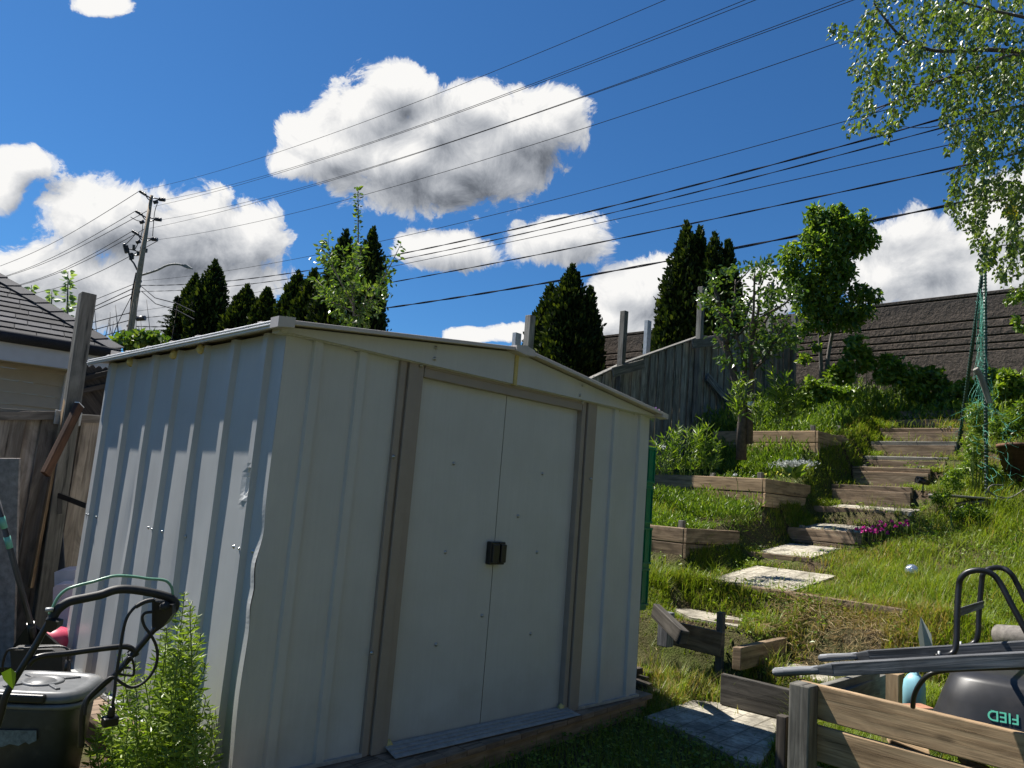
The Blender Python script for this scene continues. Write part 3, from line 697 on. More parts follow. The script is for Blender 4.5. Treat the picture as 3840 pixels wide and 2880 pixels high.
# foam blobs under the eave and at the sill
def blob(p, r, name='foam_filler', par=None):
    bm = bmesh.new(); bmesh.ops.create_icosphere(bm, subdivisions=2, radius=r)
    for v in bm.verts: v.co *= 1+random.uniform(-.22, .22)
    for v in bm.verts: v.co += Vector(p)
    me = bpy.data.meshes.new(name); bm.to_mesh(me); bm.free()
    for q in me.polygons: q.use_smooth = True
    return link(name, me, M['foam'], par or shed)
for y in (.84, 1.18, 1.83): blob((-.028, y-.02, 1.855), .026)
for x in (.775, 2.03): blob((x, -.01, .03), .022)
m = MB(); m.prism([(.75, .0, .028), (2.07, .0, .028), (2.09, -.115, .006), (.73, -.13, .006)], (0, 0, .0025))
for k in (.25, .5, .75): m.beam((.745, -.13*k, .030-.022*k+.004), (2.075, -.115*k, .030-.022*k+.004), .006, .004)
m.build('sill', M['zinc'], shed)
m = MB(); m.box((-.002, -.022, -.0), (.62, .03, .016)); m.build('floor_track', M['zinc'], shed)
m = MB(); m.box((2.17, -.022, 0), (2.81, .03, .016)); m.build('floor_track', M['zinc'], shed)
m = MB(); m.box((-.03, -.0, 0.0), (.0, 2.31, .02)); m.build('floor_track', M['zinc'], shed)

# deck under the shed
dk = thing('wooden_platform', 'low brown wooden platform under the metal shed', 'platform', (1.4, 1.1, -.2))
yf = lambda x: float(np.interp(x, [-.2, 2.95], [-.33, -.02]))
x = -.17; k = 0
while x < 2.92:
    m = MB(); w = .138; m.prism([(x, yf(x), -.031), (x+w, yf(x+w), -.031), (x+w, 2.45, -.031), (x, 2.45, -.031)], (0, 0, .028)); 
    m.build('deck_board', M['wood_deck'], dk, bevel=.003); x += w+.005
m = MB(); m.beam((-.15, yf(-.15)+.035, -.105), (2.93, yf(2.93)+.035, -.105), .038, .145); m.build('joist', M['wood_tan'], dk, bevel=.003)
m = MB(); m.beam((-.13, yf(-.1)+.06, -.105), (-.13, 2.42, -.105), .038, .145); m.build('joist', M['wood_brown'], dk, bevel=.003)
m = MB(); m.beam((2.9, .05, -.105), (2.9, 2.42, -.105), .038, .145); m.build('joist', M['wood_brown'], dk, bevel=.003)

# ------------------------------------------------------------------ neighbour's house, left
hs = thing('neighbour_house', 'beige sided house corner with dark shingled hip roof beyond the left fence', 'house', (-3.0, 8.0, 0))
DH = 7.0                                    # eave edge depth
E0 = at(*c1(-900, 1180), D=6.0); E1 = at(*c1(890, 1440), D=9.6)      # gutter line, two points (left end out of frame)
E0[2] = E1[2] = (at(*c1(0, 1300), D=7.1)[2])
eL = at(*c1(0, 1300), Z=E1[2]); eR = at(*c1(880, 1440), Z=E1[2])
ez = float(E1[2]); d = eR-eL; d /= np.linalg.norm(d); nrm = np.array((-d[1], d[0], 0.0))      # into the house
if np.dot(nrm, eL-CAM) < 0: nrm = -nrm
eL = eL-d*4.0
# hip line: from the right eave corner up towards the ridge
hp = ray(*c1(0, 905)); 
slope = .55
# plane through the eave rising along nrm: find the hip direction that passes the photo point
def plane_hit(px, py):
    r = ray(px, py); n = np.cross(d, nrm+np.array((0, 0, slope))); t = np.dot(eR-CAM, n)/np.dot(r, n); return CAM+r*t
hip = plane_hit(*c1(0, 905)); hipd = (hip-eR)
top = eR+hipd*1.5
def onroof(a, b):     # a metres along the eave from the right corner to the left, b metres up the slope
    u = nrm+np.array((0, 0, slope)); u /= np.linalg.norm(u); return eR-d*a+u*b
u = nrm+np.array((0, 0, slope)); u /= np.linalg.norm(u); nn_ = np.cross(d, u); nn_ = nn_ if nn_[2] > 0 else -nn_
hb = float(np.dot(top-eR, u)); ha = float(-np.dot(top-eR, d)); k_ = ha/hb
m = MB(); 
m.poly([onroof(-.0, 0)-nn_*.02, onroof(9, 0)-nn_*.02, onroof(9, hb)-nn_*.02, onroof(ha, hb)-nn_*.02][::-1]); m.build('roof_deck', M['black'], hs)
m = MB(); row = .145; nrow = int(hb/row)
for i in range(nrow):
    a = i*row*k_-.03 if i else -.05; off = random.uniform(0, .3)
    b0_, b1_ = i*row, (i+1)*row+.02; x = a
    first = True
    while x < 8.5:
        w = random.choice((.2, .3, .42)); w = w-off if first else w; 
        if w < .08: w = .2
        lift = .012; p = [onroof(x, b0_)+nn_*(lift+.004), onroof(x+w-.006, b0_)+nn_*(lift+.004), onroof(x+w-.006+ (row*k_ if False else 0), b1_)+nn_*.002, onroof(x+(row*k_ if first else 0), b1_)+nn_*.002]
        q = [p[1], p[0], p[3], p[2]]
        m.prism(q, tuple(-nn_*.006)); x += w; first = False
m.build('shingles', M['shingles'], hs)
m = MB(); N_ = 12
for i in range(N_):
    for s_ in (0,):
        a_ = eR+(top-eR)*(i/N_)+nn_*.03; b_ = eR+(top-eR)*((i+1.12)/N_)+nn_*.018; m.beam(a_, b_, .16, .012, tuple(nn_))
m.build('hip_cap', M['shingles'], hs)
# far side of the hip, so the roof is solid
m = MB(); back = eR+nrm*7; m.poly([eR-nn_*.02, top-nn_*.02, top+nrm*5-nn_*.02, back]); m.build('roof_side', M['shingles'], hs)
m = MB(); m.tube([eR+d*.03+np.array((0, 0, -.03))-nrm*.02, onroof(9, 0)-nrm*.02+np.array((0, 0, -.03))], .055, 10); m.build('eave_roll', M['shingles'], hs)
m = MB(); m.beam(eR+nrm*.02+np.array((0, 0, -.16)), onroof(9, 0)+nrm*.02+np.array((0, 0, -.16)), .03, .19); m.build('fascia', M['white_trim'], hs, bevel=.004)
m = MB(); m.poly([eR+np.array((0, 0, -.25)), onroof(9, 0)+np.array((0, 0, -.25)), onroof(9, 0)+nrm*.35+np.array((0, 0, -.25)), eR+nrm*.35+np.array((0, 0, -.25))]); m.build('soffit', M['vinyl'], hs)
m = MB(); z = ez-.06; i = 0; wR = eR+nrm*.30-d*.35
while z > -.3:
    a_ = wR+np.array((0, 0, z-ez)); b_ = a_-d*9; dz = np.array((0, 0, -.115))
    m.prism([a_, b_, b_+dz-nrm*.018, a_+dz-nrm*.018], tuple(nrm*.012)); z -= .115
m.build('siding', M['vinyl'], hs)
m = MB(); m.box(tuple(wR+np.array((-.04, -.04, -ez-.2))), tuple(wR+np.array((.04, .04, -.26)))); m.build('corner_board', M['white_trim'], hs, bevel=.003)
M['wood_shade_tone'] = wood('wood_shade_tone', (.035, .032, .028), (.08, .072, .062), (.12, .11, .095))  # shade put into the wood colour of timbers beside the shed
# ------------------------------------------------------------------ stairs, slabs, raised beds
ORD = ['lowest', 'second', 'third', 'fourth', 'fifth', 'sixth', 'seventh', 'eighth', 'ninth', 'tenth', 'topmost']
for i, (X, z, yl, yr) in enumerate(STEPS):
    st = thing('stair_riser', '%s timber riser of the garden stairs, counted from the bottom%s' % (ORD[i], ', very long' if i == 0 else ''), 'step', (X, (yl+yr)/2, z), 'timber risers of the garden stairs')
    zb = (STEPS[i-1][1]-.04 if i else z-.22)
    two = i in (4, 5, 6, 7, 8)
    m = MB(); m.beam((X+.02+(.03 if i == 0 else 0), yl, z-.07), (X+.02+random.uniform(-.02, .02), yr, z-.07), .04 if i else .10, .14 if i else .16, jit=.006); m.build('board', M['wood_grey' if i in (6, 7) else 'wood_step'], st, bevel=.009)
    if i:
        h = max(.06, z-.14-zb+.03)
        m = MB(); m.beam((X-(.03 if two else -.0)+.02, yl-.03, (z-.065 if two else z-.142)-h/2), (X-(.03 if two else 0)+.02, yr+.02, (z-.065 if two else z-.142)-h/2), .038, h, jit=.003); m.build('board', M['wood_step'], st, bevel=.004)
    for y in ((yl-.15, yr+.15) if i in (2, 5, 8) else ()):
        m = MB(); m.beam((X+.07, y, z-.5), (X+.07, y, z+.03), .05, .05, (0, 1, 0)); m.build('stake', M['wood_grey'], st, bevel=.004)
SLABS = []
def slab(pts, label, th=.05, group='concrete slabs of the path'):
    SLABS.append([(float(q[0]), float(q[1])) for q in pts]); p = [Vector(map(float, q)) for q in pts]; c = sum(p, Vector())/len(p)
    m = MB(); q = [v+Vector((0, 0, -th)) for v in p]
    e = (p[1]-p[0]).normalized(); n = Vector((0, 0, 1)); f = n.cross(e)
    b = 0
    if (p[1]-p[0]).cross(p[2]-p[1]).z < 0: p = p[::-1]
    m._add(p, [list(range(len(p)))], [[((v-p[0]).dot(e), (v-p[0]).dot(f)) for v in p]])
    q = [v+Vector((0, 0, -th)) for v in p]
    for i in range(len(p)): j = (i+1) % len(p); m._add([p[i], q[i], q[j], p[j]], [[0, 1, 2, 3]], [[(0, 0), (0, th), (1, th), (1, 0)]])
    o = m.build('paving_slab', M['slab'], None, bevel=.006); return tag(o, label, 'paving slab', group)
Z1 = -.088
slab([at(x, y, Z=Z1) for x, y in ((1392, 1548), (1498, 1512), (1692, 1530), (1690, 1580), (1640, 1652), (1590, 1640), (1500, 1590))], 'grooved concrete slab lying in the shade right of the shed')
slab([np.maximum(at(x, y, Z=.10), (4.13, -9, 0)) for x, y in ((1632, 1448), (1700, 1432), (1800, 1440), (1905, 1462), (1905, 1500), (1760, 1500), (1680, 1480))], 'pale sunlit slab behind the wooden corner post')
slab([np.minimum(np.maximum(at(x, y, Z=.335), (4.345, .10, 0)), (4.86, 1.15, 9)) for x, y in ((1430, 1298), (1530, 1306), (1640, 1336), (1598, 1364), (1440, 1338))], 'slab with lines beside the green crates, below the long timber')
for (i, nm, ya, yb) in ((0, 'lowest', .84, .02), (1, 'second', .92, .34), (2, 'third', .88, .2), (3, 'fourth', .86, -.1)):
    xa, xb = SX[i]+.09, SX[i+1]-.10; za = SZ[i]+.13*(xa-SX[i])-.01; zb_ = SZ[i]+.13*(xb-SX[i])-.01
    slab([(xa, ya, za), (xa+.02, yb, za), (xb, yb-.03, zb_), (xb-.03, ya-.03, zb_)], 'pale slab on the %s stair tread%s' % (nm, ' strewn with straw' if i == 0 else ', counted from the bottom'))

def bed(corner_px, bottom_px, Yc, left_px, right_px, nb, label, soil=.04, stakes=(), mat='wood_tan', side_h=None, right_end=None):
    C = at(*corner_px, Y=Yc); X, z = float(C[0]), float(C[2]); zb = float(at(*bottom_px, Y=Yc)[2])
    L = at(*left_px, X=X); R = at(*right_px, Z=z) if right_end is None else right_end
    R = np.array(R, float); R[2] = z
    t = thing('raised_bed', label, 'planter', (X, Yc, zb), 'timber raised beds on the slope')
    h = (z-zb)/nb
    for k in range(nb):
        a = z-h*(k+.5)
        m = MB(); m.beam((X+.018+.002*k, Yc, a), (X+.018, float(L[1]), a), .036, h-.006, jit=.002); m.build('front_board', M[mat], t, bevel=.008)
        m = MB(); d = (R-C); d[2] = 0; d /= np.linalg.norm(d)
        m.beam((X+.002, Yc-.019, a), (float(R[0]), float(R[1])-.019, a), .036, h-.006, jit=.002); m.build('side_board', M[mat], t, bevel=.006)
    m = MB(); m.beam((X+.06, Yc+.06, zb-.2), (X+.06, Yc+.06, z+.07), .055, .055, (0, 1, 0)); m.build('stake', M['wood_grey'], t, bevel=.004)
    for (sx, sy) in stakes:
        p = at(sx, sy, X=X+.06); m = MB(); m.beam((X+.06, p[1], zb), (X+.06, p[1], p[2]), .055, .055, (0, 1, 0)); m.build('stake', M['wood_grey'], t, bevel=.004)
    # soil inside
    m = MB(); zs = z-soil; m.prism([(X+.036, Yc-.0, zs), (float(R[0])+.02, float(R[1]), zs), (float(R[0])+.1, float(L[1]), zs), (X+.036, float(L[1]), zs)], (0, 0, -.3)); m.build('soil', M['soil'], t)
    return dict(X=X, z=zs, Y=Yc, YL=float(L[1]), R=R, t=t)
BA = bed((1477, 1140), (1477, 1208), 1.15, (1350, 1130), (1590, 1130), 2, 'lowest raised bed of grey boards with a skewed end, next to the green crates', mat='wood_step', right_end=at(1592, 1131, X=float(at(1477, 1140, Y=1.15)[0])+1.0))
BB = bed((1648, 1033), (1648, 1095), 1.15, (1330, 1018), (1745, 1040), 2, 'long middle raised bed of two tan boards with short stakes', stakes=((1540, 1022),), right_end=at(1745, 1042, Y=1.13))
BC = bed((1762, 930), (1762, 984), 1.2, (1540, 928), (1828, 943), 2, 'upper raised bed with streaky plant shadows on its tan boards', stakes=((1594, 925),), right_end=at(1828, 944, Y=1.18))
m = MB(); a_ = at(1440, 1000, Y=2.0); X = float(at(1755, 1008, Y=1.2)[0]); m.beam(at(1755, 1012, X=X), at(1440, 998, X=X), .036, .15, jit=.003); 
o = m.build('bed_board', M['wood_step'], None, bevel=.003); tag(o, 'single long grey board on edge between the middle and the upper raised bed', 'board')
for (px, py, lab) in ((1754, 918, 'left'), (1813, 920, 'right')):
    p = at(px, py, Y=1.35); m = MB(); m.beam((p[0], p[1], p[2]-.5), (p[0], p[1], p[2]), .06, .06, (0, 1, 0)); o = m.build('wooden_stake', M['wood_grey'], None, bevel=.005); tag(o, 'short grey stake at the back of the upper raised bed, %s one of the two' % lab, 'stake', 'short stakes behind the upper bed')
# timbers near the shed
def timber(p, q, w, h, label, mat='wood_step', top=True, name='timber', up=(0, 0, 1)):
    p = np.array(p, float); q = np.array(q, float)
    if top: p[2] -= h/2; q[2] -= h/2
    m = MB(); m.beam(p, q, w, h, up, jit=.004); o = m.build(name, M[mat], None, bevel=.006); return tag(o, label, 'timber')
timber(at(1560, 1455, Z=.12), at(1712, 1489, Z=.12), .045, .20, 'dark timber on edge in the shade, between the two lowest slabs', 'wood_shade_tone')
Xt = float(at(1565, 1367, Z=.31)[0]); timber(at(1425, 1335, X=Xt), at(1562, 1366, X=Xt), .045, .19, 'rough timber with a sunlit top edge, beside the thin upright stake', 'wood_step')
p = at(1558, 1322, X=Xt+.03); m = MB(); m.beam((p[0], p[1], -.1), (p[0], p[1], p[2]), .05, .055, (0, 1, 0)); o = m.build('wooden_stake', M['wood_grey'], None, bevel=.005); tag(o, 'thin upright grey stake at the end of the rough timber below the slab', 'stake')
timber(at(1592, 1398, Z=.27), at(1712, 1372, Z=.27), .07, .16, 'mossy timber holding the grassy mound, ending at the bare earth', 'wood_step')
timber(at(1415, 1318, D=5.6), at(1478, 1378, D=5.2), .06, .10, 'dark timber leaning down from the crates beside the shed corner', 'wood_shade_tone', top=False)
p = at(1440, 1322, D=5.75); m = MB(); m.beam((p[0], p[1], p[2]-.25), (p[0], p[1], p[2]-.0), .09, .09, (0, 1, 0)); o = m.build('wooden_block', M['handle_grey'], None, bevel=.006); tag(o, 'grey block end behind the leaning dark timber', 'block')
# stack of old boards in the shade under the crates
for k in range(9):
    a_ = np.array((3.0+random.uniform(0, .06), .35+random.uniform(-.1, .1), -.10+.062*(k % 6))); 
    if k >= 6: a_ += np.array((.28, .05, 0))
    o = timber(a_, a_+np.array((random.uniform(-.02, .1), 1.0+random.uniform(-.1, .2), .0)), .22, .045, ['bottom','second','third','fourth','fifth','topmost'][k % 6]+(' board of the dark stack under the crates' if k < 6 else ' board of the low dark pile beside the stack of boards'), 'wood_dark', top=False, name='old_board'); o['category'] = 'board'; o['group'] = 'dark old boards stacked beside the shed'

for k in range(8):
    a_ = np.array((3.2+random.uniform(0, .4), .05+random.uniform(-.05, .5), -.09+.03*(k//3))); an = random.uniform(-.6, 2.0); Ln = random.uniform(.5, .9)
    o = timber(a_, a_+np.array((math.cos(an)*Ln*.5, abs(math.sin(an))*Ln+.1, random.uniform(0, .06))), random.uniform(.09, .16), .035, 'dark old board in the loose low heap between the shed corner and the rough timber', 'wood_dark', top=False, name='scrap_board'); o['category'] = 'board'; o['group'] = 'heap of dark scrap boards beside the shed corner'
# green crates
def crate(z, label, i):
    c = thing('plastic_crate', label, 'crate', (0, 0, 0), 'green plastic crates stacked beside the shed')
    x0, x1, y0, y1, h = 0, .34, 0, .52, CRH
    m = MB(); t = .006
    m.box((x0, y0, .004), (x1, y1, .012))
    for a in ((x0, y0, .012, x1, y0+t, h-.01), (x0, y1-t, .012, x1, y1, h-.01), (x0, y0+t, .012, x0+t, y1-t, h-.01), (x1-t, y0+t, .012, x1, y1-t, h-.01)): m.box(a[:3], a[3:])
    bk = m.build('basket', M['green_crate'], c, bevel=.002, seg=1)
    m = MB()
    for zz in (h-.022, .04): 
        m.box((x0-.012, y0-.012, zz), (x1+.012, y0, zz+.018)); m.box((x0-.012, y1, zz), (x1+.012, y1+.012, zz+.018)); m.box((x0-.012, y0, zz), (x0, y1, zz+.018)); m.box((x1, y0, zz), (x1+.012, y1, zz+.018))
        m.build('rim', M['green_crate'], c, bevel=.002, seg=1); m = MB()
    m = MB()
    for k in range(5): u = x0+(x1-x0)*k/4; m.box((u-.005, y0-.009, .058), (u+.005, y0, h-.022))
    for k in range(7): u = y0+(y1-y0)*k/6; m.box((x0-.009, u-.005, .058), (x0, u+.005, h-.022)); m.box((x1, u-.005, .058), (x1+.009, u+.005, h-.022))
    m.build('rib', M['green_crate'], bk)
    c.location = (CRX-.34-.012+random.uniform(-.008, .004), .72+random.uniform(-.006, .006), z); tag(c); return c
_r = at(1412, 1100, Y=.71); CRX = float(_r[0]); _zt = float(at(1412, 968, Y=.71)[2]); _zb = float(at(1410, 1318, Y=.71)[2]); CRH = (_zt-_zb)/4+.008
for i, nm in enumerate(('bottom', 'second', 'third', 'top')): crate(_zb+i*(CRH-.008), '%s green plastic crate of the stack behind the shed corner%s' % (nm, '' if i else ', resting on old boards'), i)

# ------------------------------------------------------------------ grass
def in_poly(x, y, P):
    r = np.zeros(len(x), bool); n = len(P)
    for i in range(n):
        (x1, y1), (x2, y2) = P[i], P[(i+1) % n]
        c = ((y1 > y) != (y2 > y)) & (x < (x2-x1)*(y-y1)/((y2-y1)+1e-12)+x1); r ^= c
    return r
BEDS = [[(b['X']-.02, b['Y']-.04), (b['R'][0], b['R'][1]-.04), (b['R'][0]+.1, b['YL']), (b['X']-.02, b['YL'])] for b in (BA, BB, BC)]
def vnoise(x, y, f, seed=0):
    a = seed*1.7
    return .5+.25*(np.sin(x*f+a+1.3*np.sin(y*f*.7+a))+np.sin(y*f*1.3+2.1*a+1.1*np.sin(x*f*.8)))
def blades(name, x, y, z, h, w, tone, lean=.35, parent=None, mat='grass'):
    n = len(x); az = RNG.uniform(0, 2*np.pi, n); la = RNG.uniform(.05, lean, n)+RNG.exponential(.10, n)
    dx, dy = np.cos(az), np.sin(az); B = np.stack([x, y, z-.01], -1); s = np.stack([-dy, dx, np.zeros(n)], -1)*w[:, None]/2
    d = np.stack([dx*np.sin(la), dy*np.sin(la), np.cos(la)], -1)*h[:, None]
    sag = np.stack([dx, dy, -np.ones(n)*.45], -1)*(h*RNG.uniform(.05, .45, n))[:, None]
    V = np.stack([B-s, B+s, B+d*.55+s*.8, B+d*.55-s*.8, B+d+sag], 1).reshape(-1, 3); b = np.arange(n)[:, None]*5
    F = np.concatenate([b+np.array([[0, 1, 2, 3]]), b+np.array([[3, 2, 4]])], 1).ravel()
    lt_ = np.tile([4, 3], n)
    return build_np(name, V, F, lt_, M[mat], parent, np.repeat(tone, 2))
def scatter(n, x0, x1, y0, y1, bias=0.0):
    x = RNG.uniform(0, 1, n)**(1+bias)*(x1-x0)+x0; y = RNG.uniform(y0, y1, n); return x, y
def stair_mask(x, y):
    L = np.interp(x, SX, [s[2] for s in STEPS]); Rr = np.interp(x, SX, [s[3] for s in STEPS])
    return (x > SX[1]-.02) & (x < SX[-1]+.3) & (y < L-.12+.08*np.sin(x*9)) & (y > Rr+.20+.15*np.sin(x*5))
x, y = scatter(560000, 2.86, 12.3, -5.2, FY-.03, .35)
xb_, yb_ = RNG.uniform(4.45, 5.02, 60000), RNG.uniform(-4.5, 3.0, 60000); x = np.concatenate([x, xb_, RNG.uniform(5.1, 10.5, 30000)]); y = np.concatenate([y, yb_, RNG.uniform(.78, 1.2, 30000)])
k = np.ones(len(x), bool)
for P in SLABS: k &= ~in_poly(x, y, P) | (RNG.random(len(x)) < .004)
for P in BEDS: k &= ~in_poly(x, y, P)
sm_ = stair_mask(x, y); k &= ~sm_ | (RNG.random(len(x)) < .10)
dens = vnoise(x, y, 3.3, 1)*.6+vnoise(x, y, 9, 2)*.4
k &= RNG.random(len(x)) < np.clip(dens*2.0-.15+.9*(x < 5.05), .15, 1)
k &= ~((x < 3.5) & (y > .1))                                   # boards and crates stand there
k &= ~((x > 4.6) & (x < 4.86) & (y < -.3) & (y > -.9) & (RNG.random(len(x)) < .6))        # bare bank
k &= ~((x > 9.6) & (x < 11.3) & (y > 1.3) & (RNG.random(len(x)) < .6))
rngd = np.hypot(x-CAM[0], y-CAM[1]); k &= RNG.random(len(x)) < np.clip(1.25-rngd/16, .35, 1)
x, y, rngd = x[k], y[k], rngd[k]
patch = vnoise(x, y, 1.9, 4); tall = vnoise(x, y, 2.6, 7)
h = (.05+.15*tall)*RNG.uniform(.5, 1.5, len(x)); h *= np.where((x < 4.2) & (y < 0), .75, 1)
for (u0, u1, v0, v1, f_) in ((4.15, 4.7, -.1, 1.3, .42), (4.0, 4.35, -.1, 1.3, .5), (4.86, 5.0, .0, 1.3, .7), (4.75, 5.0, -1.1, .0, .6), (5.0, 5.9, -.1, 1.3, .45), (BA['X']-.25, BA['X'], 1.0, 3.1, .7), (BB['X']-.7, BB['X'], 1.0, 3.1, .38), (BC['X']-.7, BC['X'], 1.0, 3.1, .42), (5.5, 9.5, -.2, 1.15, .6)):
    h = np.where((x > u0) & (x < u1) & (y > v0) & (y < v1), h*f_, h)
tone = np.clip(RNG.normal(.72, .18, len(x))-.12*(patch < .3), .22, 1); dry = RNG.random(len(x)) < (.05+.40*np.clip((patch-.50)*2.6, 0, 1)+.40*((x > 4.6) & (x < 5.15) & (y < -.1) & (y > -1.3)))
tone[dry] = RNG.uniform(0, .23, dry.sum())
z = H(x, y)
gr = blades('lawn_grass', x, y, z, h, RNG.uniform(.0022, .0055, len(x))*(1+rngd/14), tone); tag(gr, kind='stuff')
# long uneven tufts
nt0 = 900; tx, ty = scatter(nt0, 3.4, 12.0, -4.8, 3.0, .5); kk = ~stair_mask(tx, ty)
for P in SLABS+BEDS: kk &= ~in_poly(tx, ty, P)
kk &= ~((tx < 4.1) & (ty > -.05)) & ~((tx > 4.2) & (tx < 4.7) & (ty > 0) & (ty < 1.2)); tx, ty = tx[kk], ty[kk]; q_ = 34
x = np.repeat(tx, q_)+RNG.normal(0, .035, len(tx)*q_); y = np.repeat(ty, q_)+RNG.normal(0, .035, len(tx)*q_); hh_ = np.repeat(RNG.uniform(.12, .32, len(tx)), q_)*RNG.uniform(.5, 1.1, len(x))
tn = np.clip(np.repeat(RNG.normal(.7, .2, len(tx)), q_)+RNG.normal(0, .1, len(x)), .24, 1); dr = RNG.random(len(x)) < .12; tn[dr] = RNG.uniform(0, .2, dr.sum())
gr = blades('long_grass', x, y, H(x, y), hh_, RNG.uniform(.003, .006, len(x)), tn, lean=.6); tag(gr, kind='stuff')
# low grass and clover in the shade in front of the shed
x, y = scatter(26000, -.9, 3.6, -2.6, -.05); kk = (y < np.array([yf(v) for v in x])-.0) | (x > 2.95)
for P in SLABS: kk &= ~in_poly(x, y, P)
x, y = x[kk], y[kk]; h = RNG.uniform(.03, .13, len(x)); gr = blades('shade_grass', x, y, H(x, y), h, RNG.uniform(.003, .006, len(x)), np.clip(RNG.normal(.5, .15, len(x)), .25, 1)); tag(gr, kind='stuff')
# clover leaves near the slab
n = 5200; x, y = scatter(n, 1.4, 4.0, -1.9, .0); kk = np.ones(n, bool)
for P in SLABS: kk &= ~in_poly(x, y, P)
kk &= y < np.array([yf(v) for v in x]); x, y = x[kk], y[kk]
C = np.stack([x, y, H(x, y)+RNG.uniform(.02, .07, len(x))], -1); D = np.stack([RNG.normal(size=len(x)), RNG.normal(size=len(x)), RNG.uniform(-.1, .3, len(x))], -1)
o = leaf_mesh('clover', C, D, RNG.uniform(.014, .026, len(x)), M['leaf_weed'], width=.9, up=(0, 0, 1)); tag(o, kind='stuff')
# straw litter
n = 9000; x, y = scatter(n, 3.6, 11.8, -3.8, 2.2, .5); s_ = stair_mask(x, y); kk = (RNG.random(n) < .22) | (s_ & (RNG.random(n) < .6)) | ((x > 4.6) & (x < 5.3)); x, y = x[kk], y[kk]
C = np.stack([x, y, H(x, y)+RNG.uniform(.0, .03, len(x))+.02*stair_mask(x, y)], -1); D = np.stack([RNG.normal(size=len(x)), RNG.normal(size=len(x)), RNG.normal(0, .25, len(x))], -1)
o = leaf_mesh('straw', C, D, RNG.uniform(.03, .10, len(x)), M['straw'], width=.05, up=(0, 0, 1), shape='blade', droop=.02); tag(o, kind='stuff')
n = 5200; x, y = RNG.uniform(4.5, 5.05, n), RNG.uniform(-1.5, .1, n); C = np.stack([x, y, H(x, y)+RNG.uniform(0, .05, n)], -1); D = np.stack([RNG.normal(size=n), RNG.normal(size=n), RNG.normal(-.2, .5, n)], -1)
o = leaf_mesh('dead_thatch', C, D, RNG.uniform(.04, .12, n), M['straw'], width=.05, up=(0, 0, 1), shape='blade', droop=.1); tag(o, kind='stuff')
# broad leaved ground cover on the slope
n = 52000; x, y = scatter(n, 3.7, 12.3, -4.8, FY-.1, .1); kk = ~stair_mask(x, y) & (vnoise(x, y, 2.3, 9)+.25*RNG.random(n)+.3*(x > 9) > .62)
for P in SLABS+BEDS: kk &= ~in_poly(x, y, P)
kk &= ~((x < 3.6) & (y > 0))
x, y = x[kk], y[kk]
C = np.stack([x, y, H(x, y)+RNG.uniform(.01, .10, len(x))], -1); D = np.stack([RNG.normal(size=len(x)), RNG.normal(size=len(x)), RNG.uniform(-.2, .8, len(x))], -1)
o = leaf_mesh('ground_cover', C, D, RNG.uniform(.018, .05, len(x)), M['leaf_weed'], width=.45, up=(0, 0, 1)); tag(o, kind='stuff')
# ------------------------------------------------------------------ plants
def hit(px, py, zoff=0.0, tmax=60):
    d = ray(px, py); t = 2.5
    while t < tmax:
        p = CAM+d*t
        if p[2] < float(H(p[0], p[1], False))+zoff: return p
        t += .02+t*.002
    return CAM+d*tmax
cA = lambda x, y: ((x*.4973+1000)/1.736, (y*.4973+600)/1.736)      # measured crops -> 2212 raster
c6 = lambda x, y: ((x*.4973+2740)/1.736, (y*.4973+750)/1.736)
c7 = lambda x, y: ((x*.4973+2740)/1.736, (y*.4973)/1.736)
c8 = lambda x, y: ((x*.4973+2400)/1.736, (y*.4973+1400)/1.736)
c9 = lambda x, y: ((x*.3617+3040)/1.736, (y*.3617+1500)/1.736)
cP = lambda x, y: ((x*.2712+2400)/1.736, (y*.2712+1500)/1.736)
def spline(P, n=6):
    P = [np.asarray(p, float) for p in P]; out = []
    for i in range(len(P)-1):
        a, b, c, d = P[max(i-1, 0)], P[i], P[i+1], P[min(i+2, len(P)-1)]
        for k in range(n):
            t = k/n; out.append(.5*((2*b)+(c-a)*t+(2*a-5*b+4*c-d)*t*t+(3*b-a-3*c+d)*t**3))
    return out+[P[-1]]
def branches(polys, f, depth, r0, wander=.25, n=5, taper=.25):
    """polys: list of (points, start radius factor); gives 3D splines with some depth wander"""
    out = []
    for q in polys:
        pts, k = q[0], q[1]; w0 = random.uniform(-wander, wander); base = q[2] if len(q) > 2 else 0
        P = [at(*f(x, y), D=depth+base+w0*(i/max(1, len(pts)-1))) for i, (x, y) in enumerate(pts)]
        S = spline(P, n); m = len(S); rr = [r0*k*(1-(1-taper)*i/(m-1)) for i in range(m)]; out.append((S, rr))
    return out
def leaves_along(S, step, size, spread, out, start=.15, hang=.35, k=1.0):
    S = np.array(S); seg = np.linalg.norm(np.diff(S, axis=0), axis=1); L = seg.sum(); cum = np.concatenate(([0], np.cumsum(seg)))
    s = L*start
    while s < L:
        i = min(np.searchsorted(cum, s)-1, len(seg)-1); i = max(i, 0); p = S[i]+(S[i+1]-S[i])*((s-cum[i])/max(seg[i], 1e-6)); t = (S[i+1]-S[i])/max(seg[i], 1e-6)
        for _ in range(random.choice((1, 2, 2))):
            v = RNG.normal(size=3); v -= t*v.dot(t); v /= np.linalg.norm(v)
            c = p+v*random.uniform(.0, spread); d = v*.9+t*.5+np.array((0, 0, -hang)); out.append((c, d, size*random.uniform(.6, 1.2)))
        s += step*random.uniform(.5, 1.5)/k
def leaf_obj(name, L, mat, par, **kw):
    C = np.array([l[0] for l in L]); D = np.array([l[1] for l in L]); S = np.array([l[2] for l in L]); return leaf_mesh(name, C, D, S, mat, par, **kw)

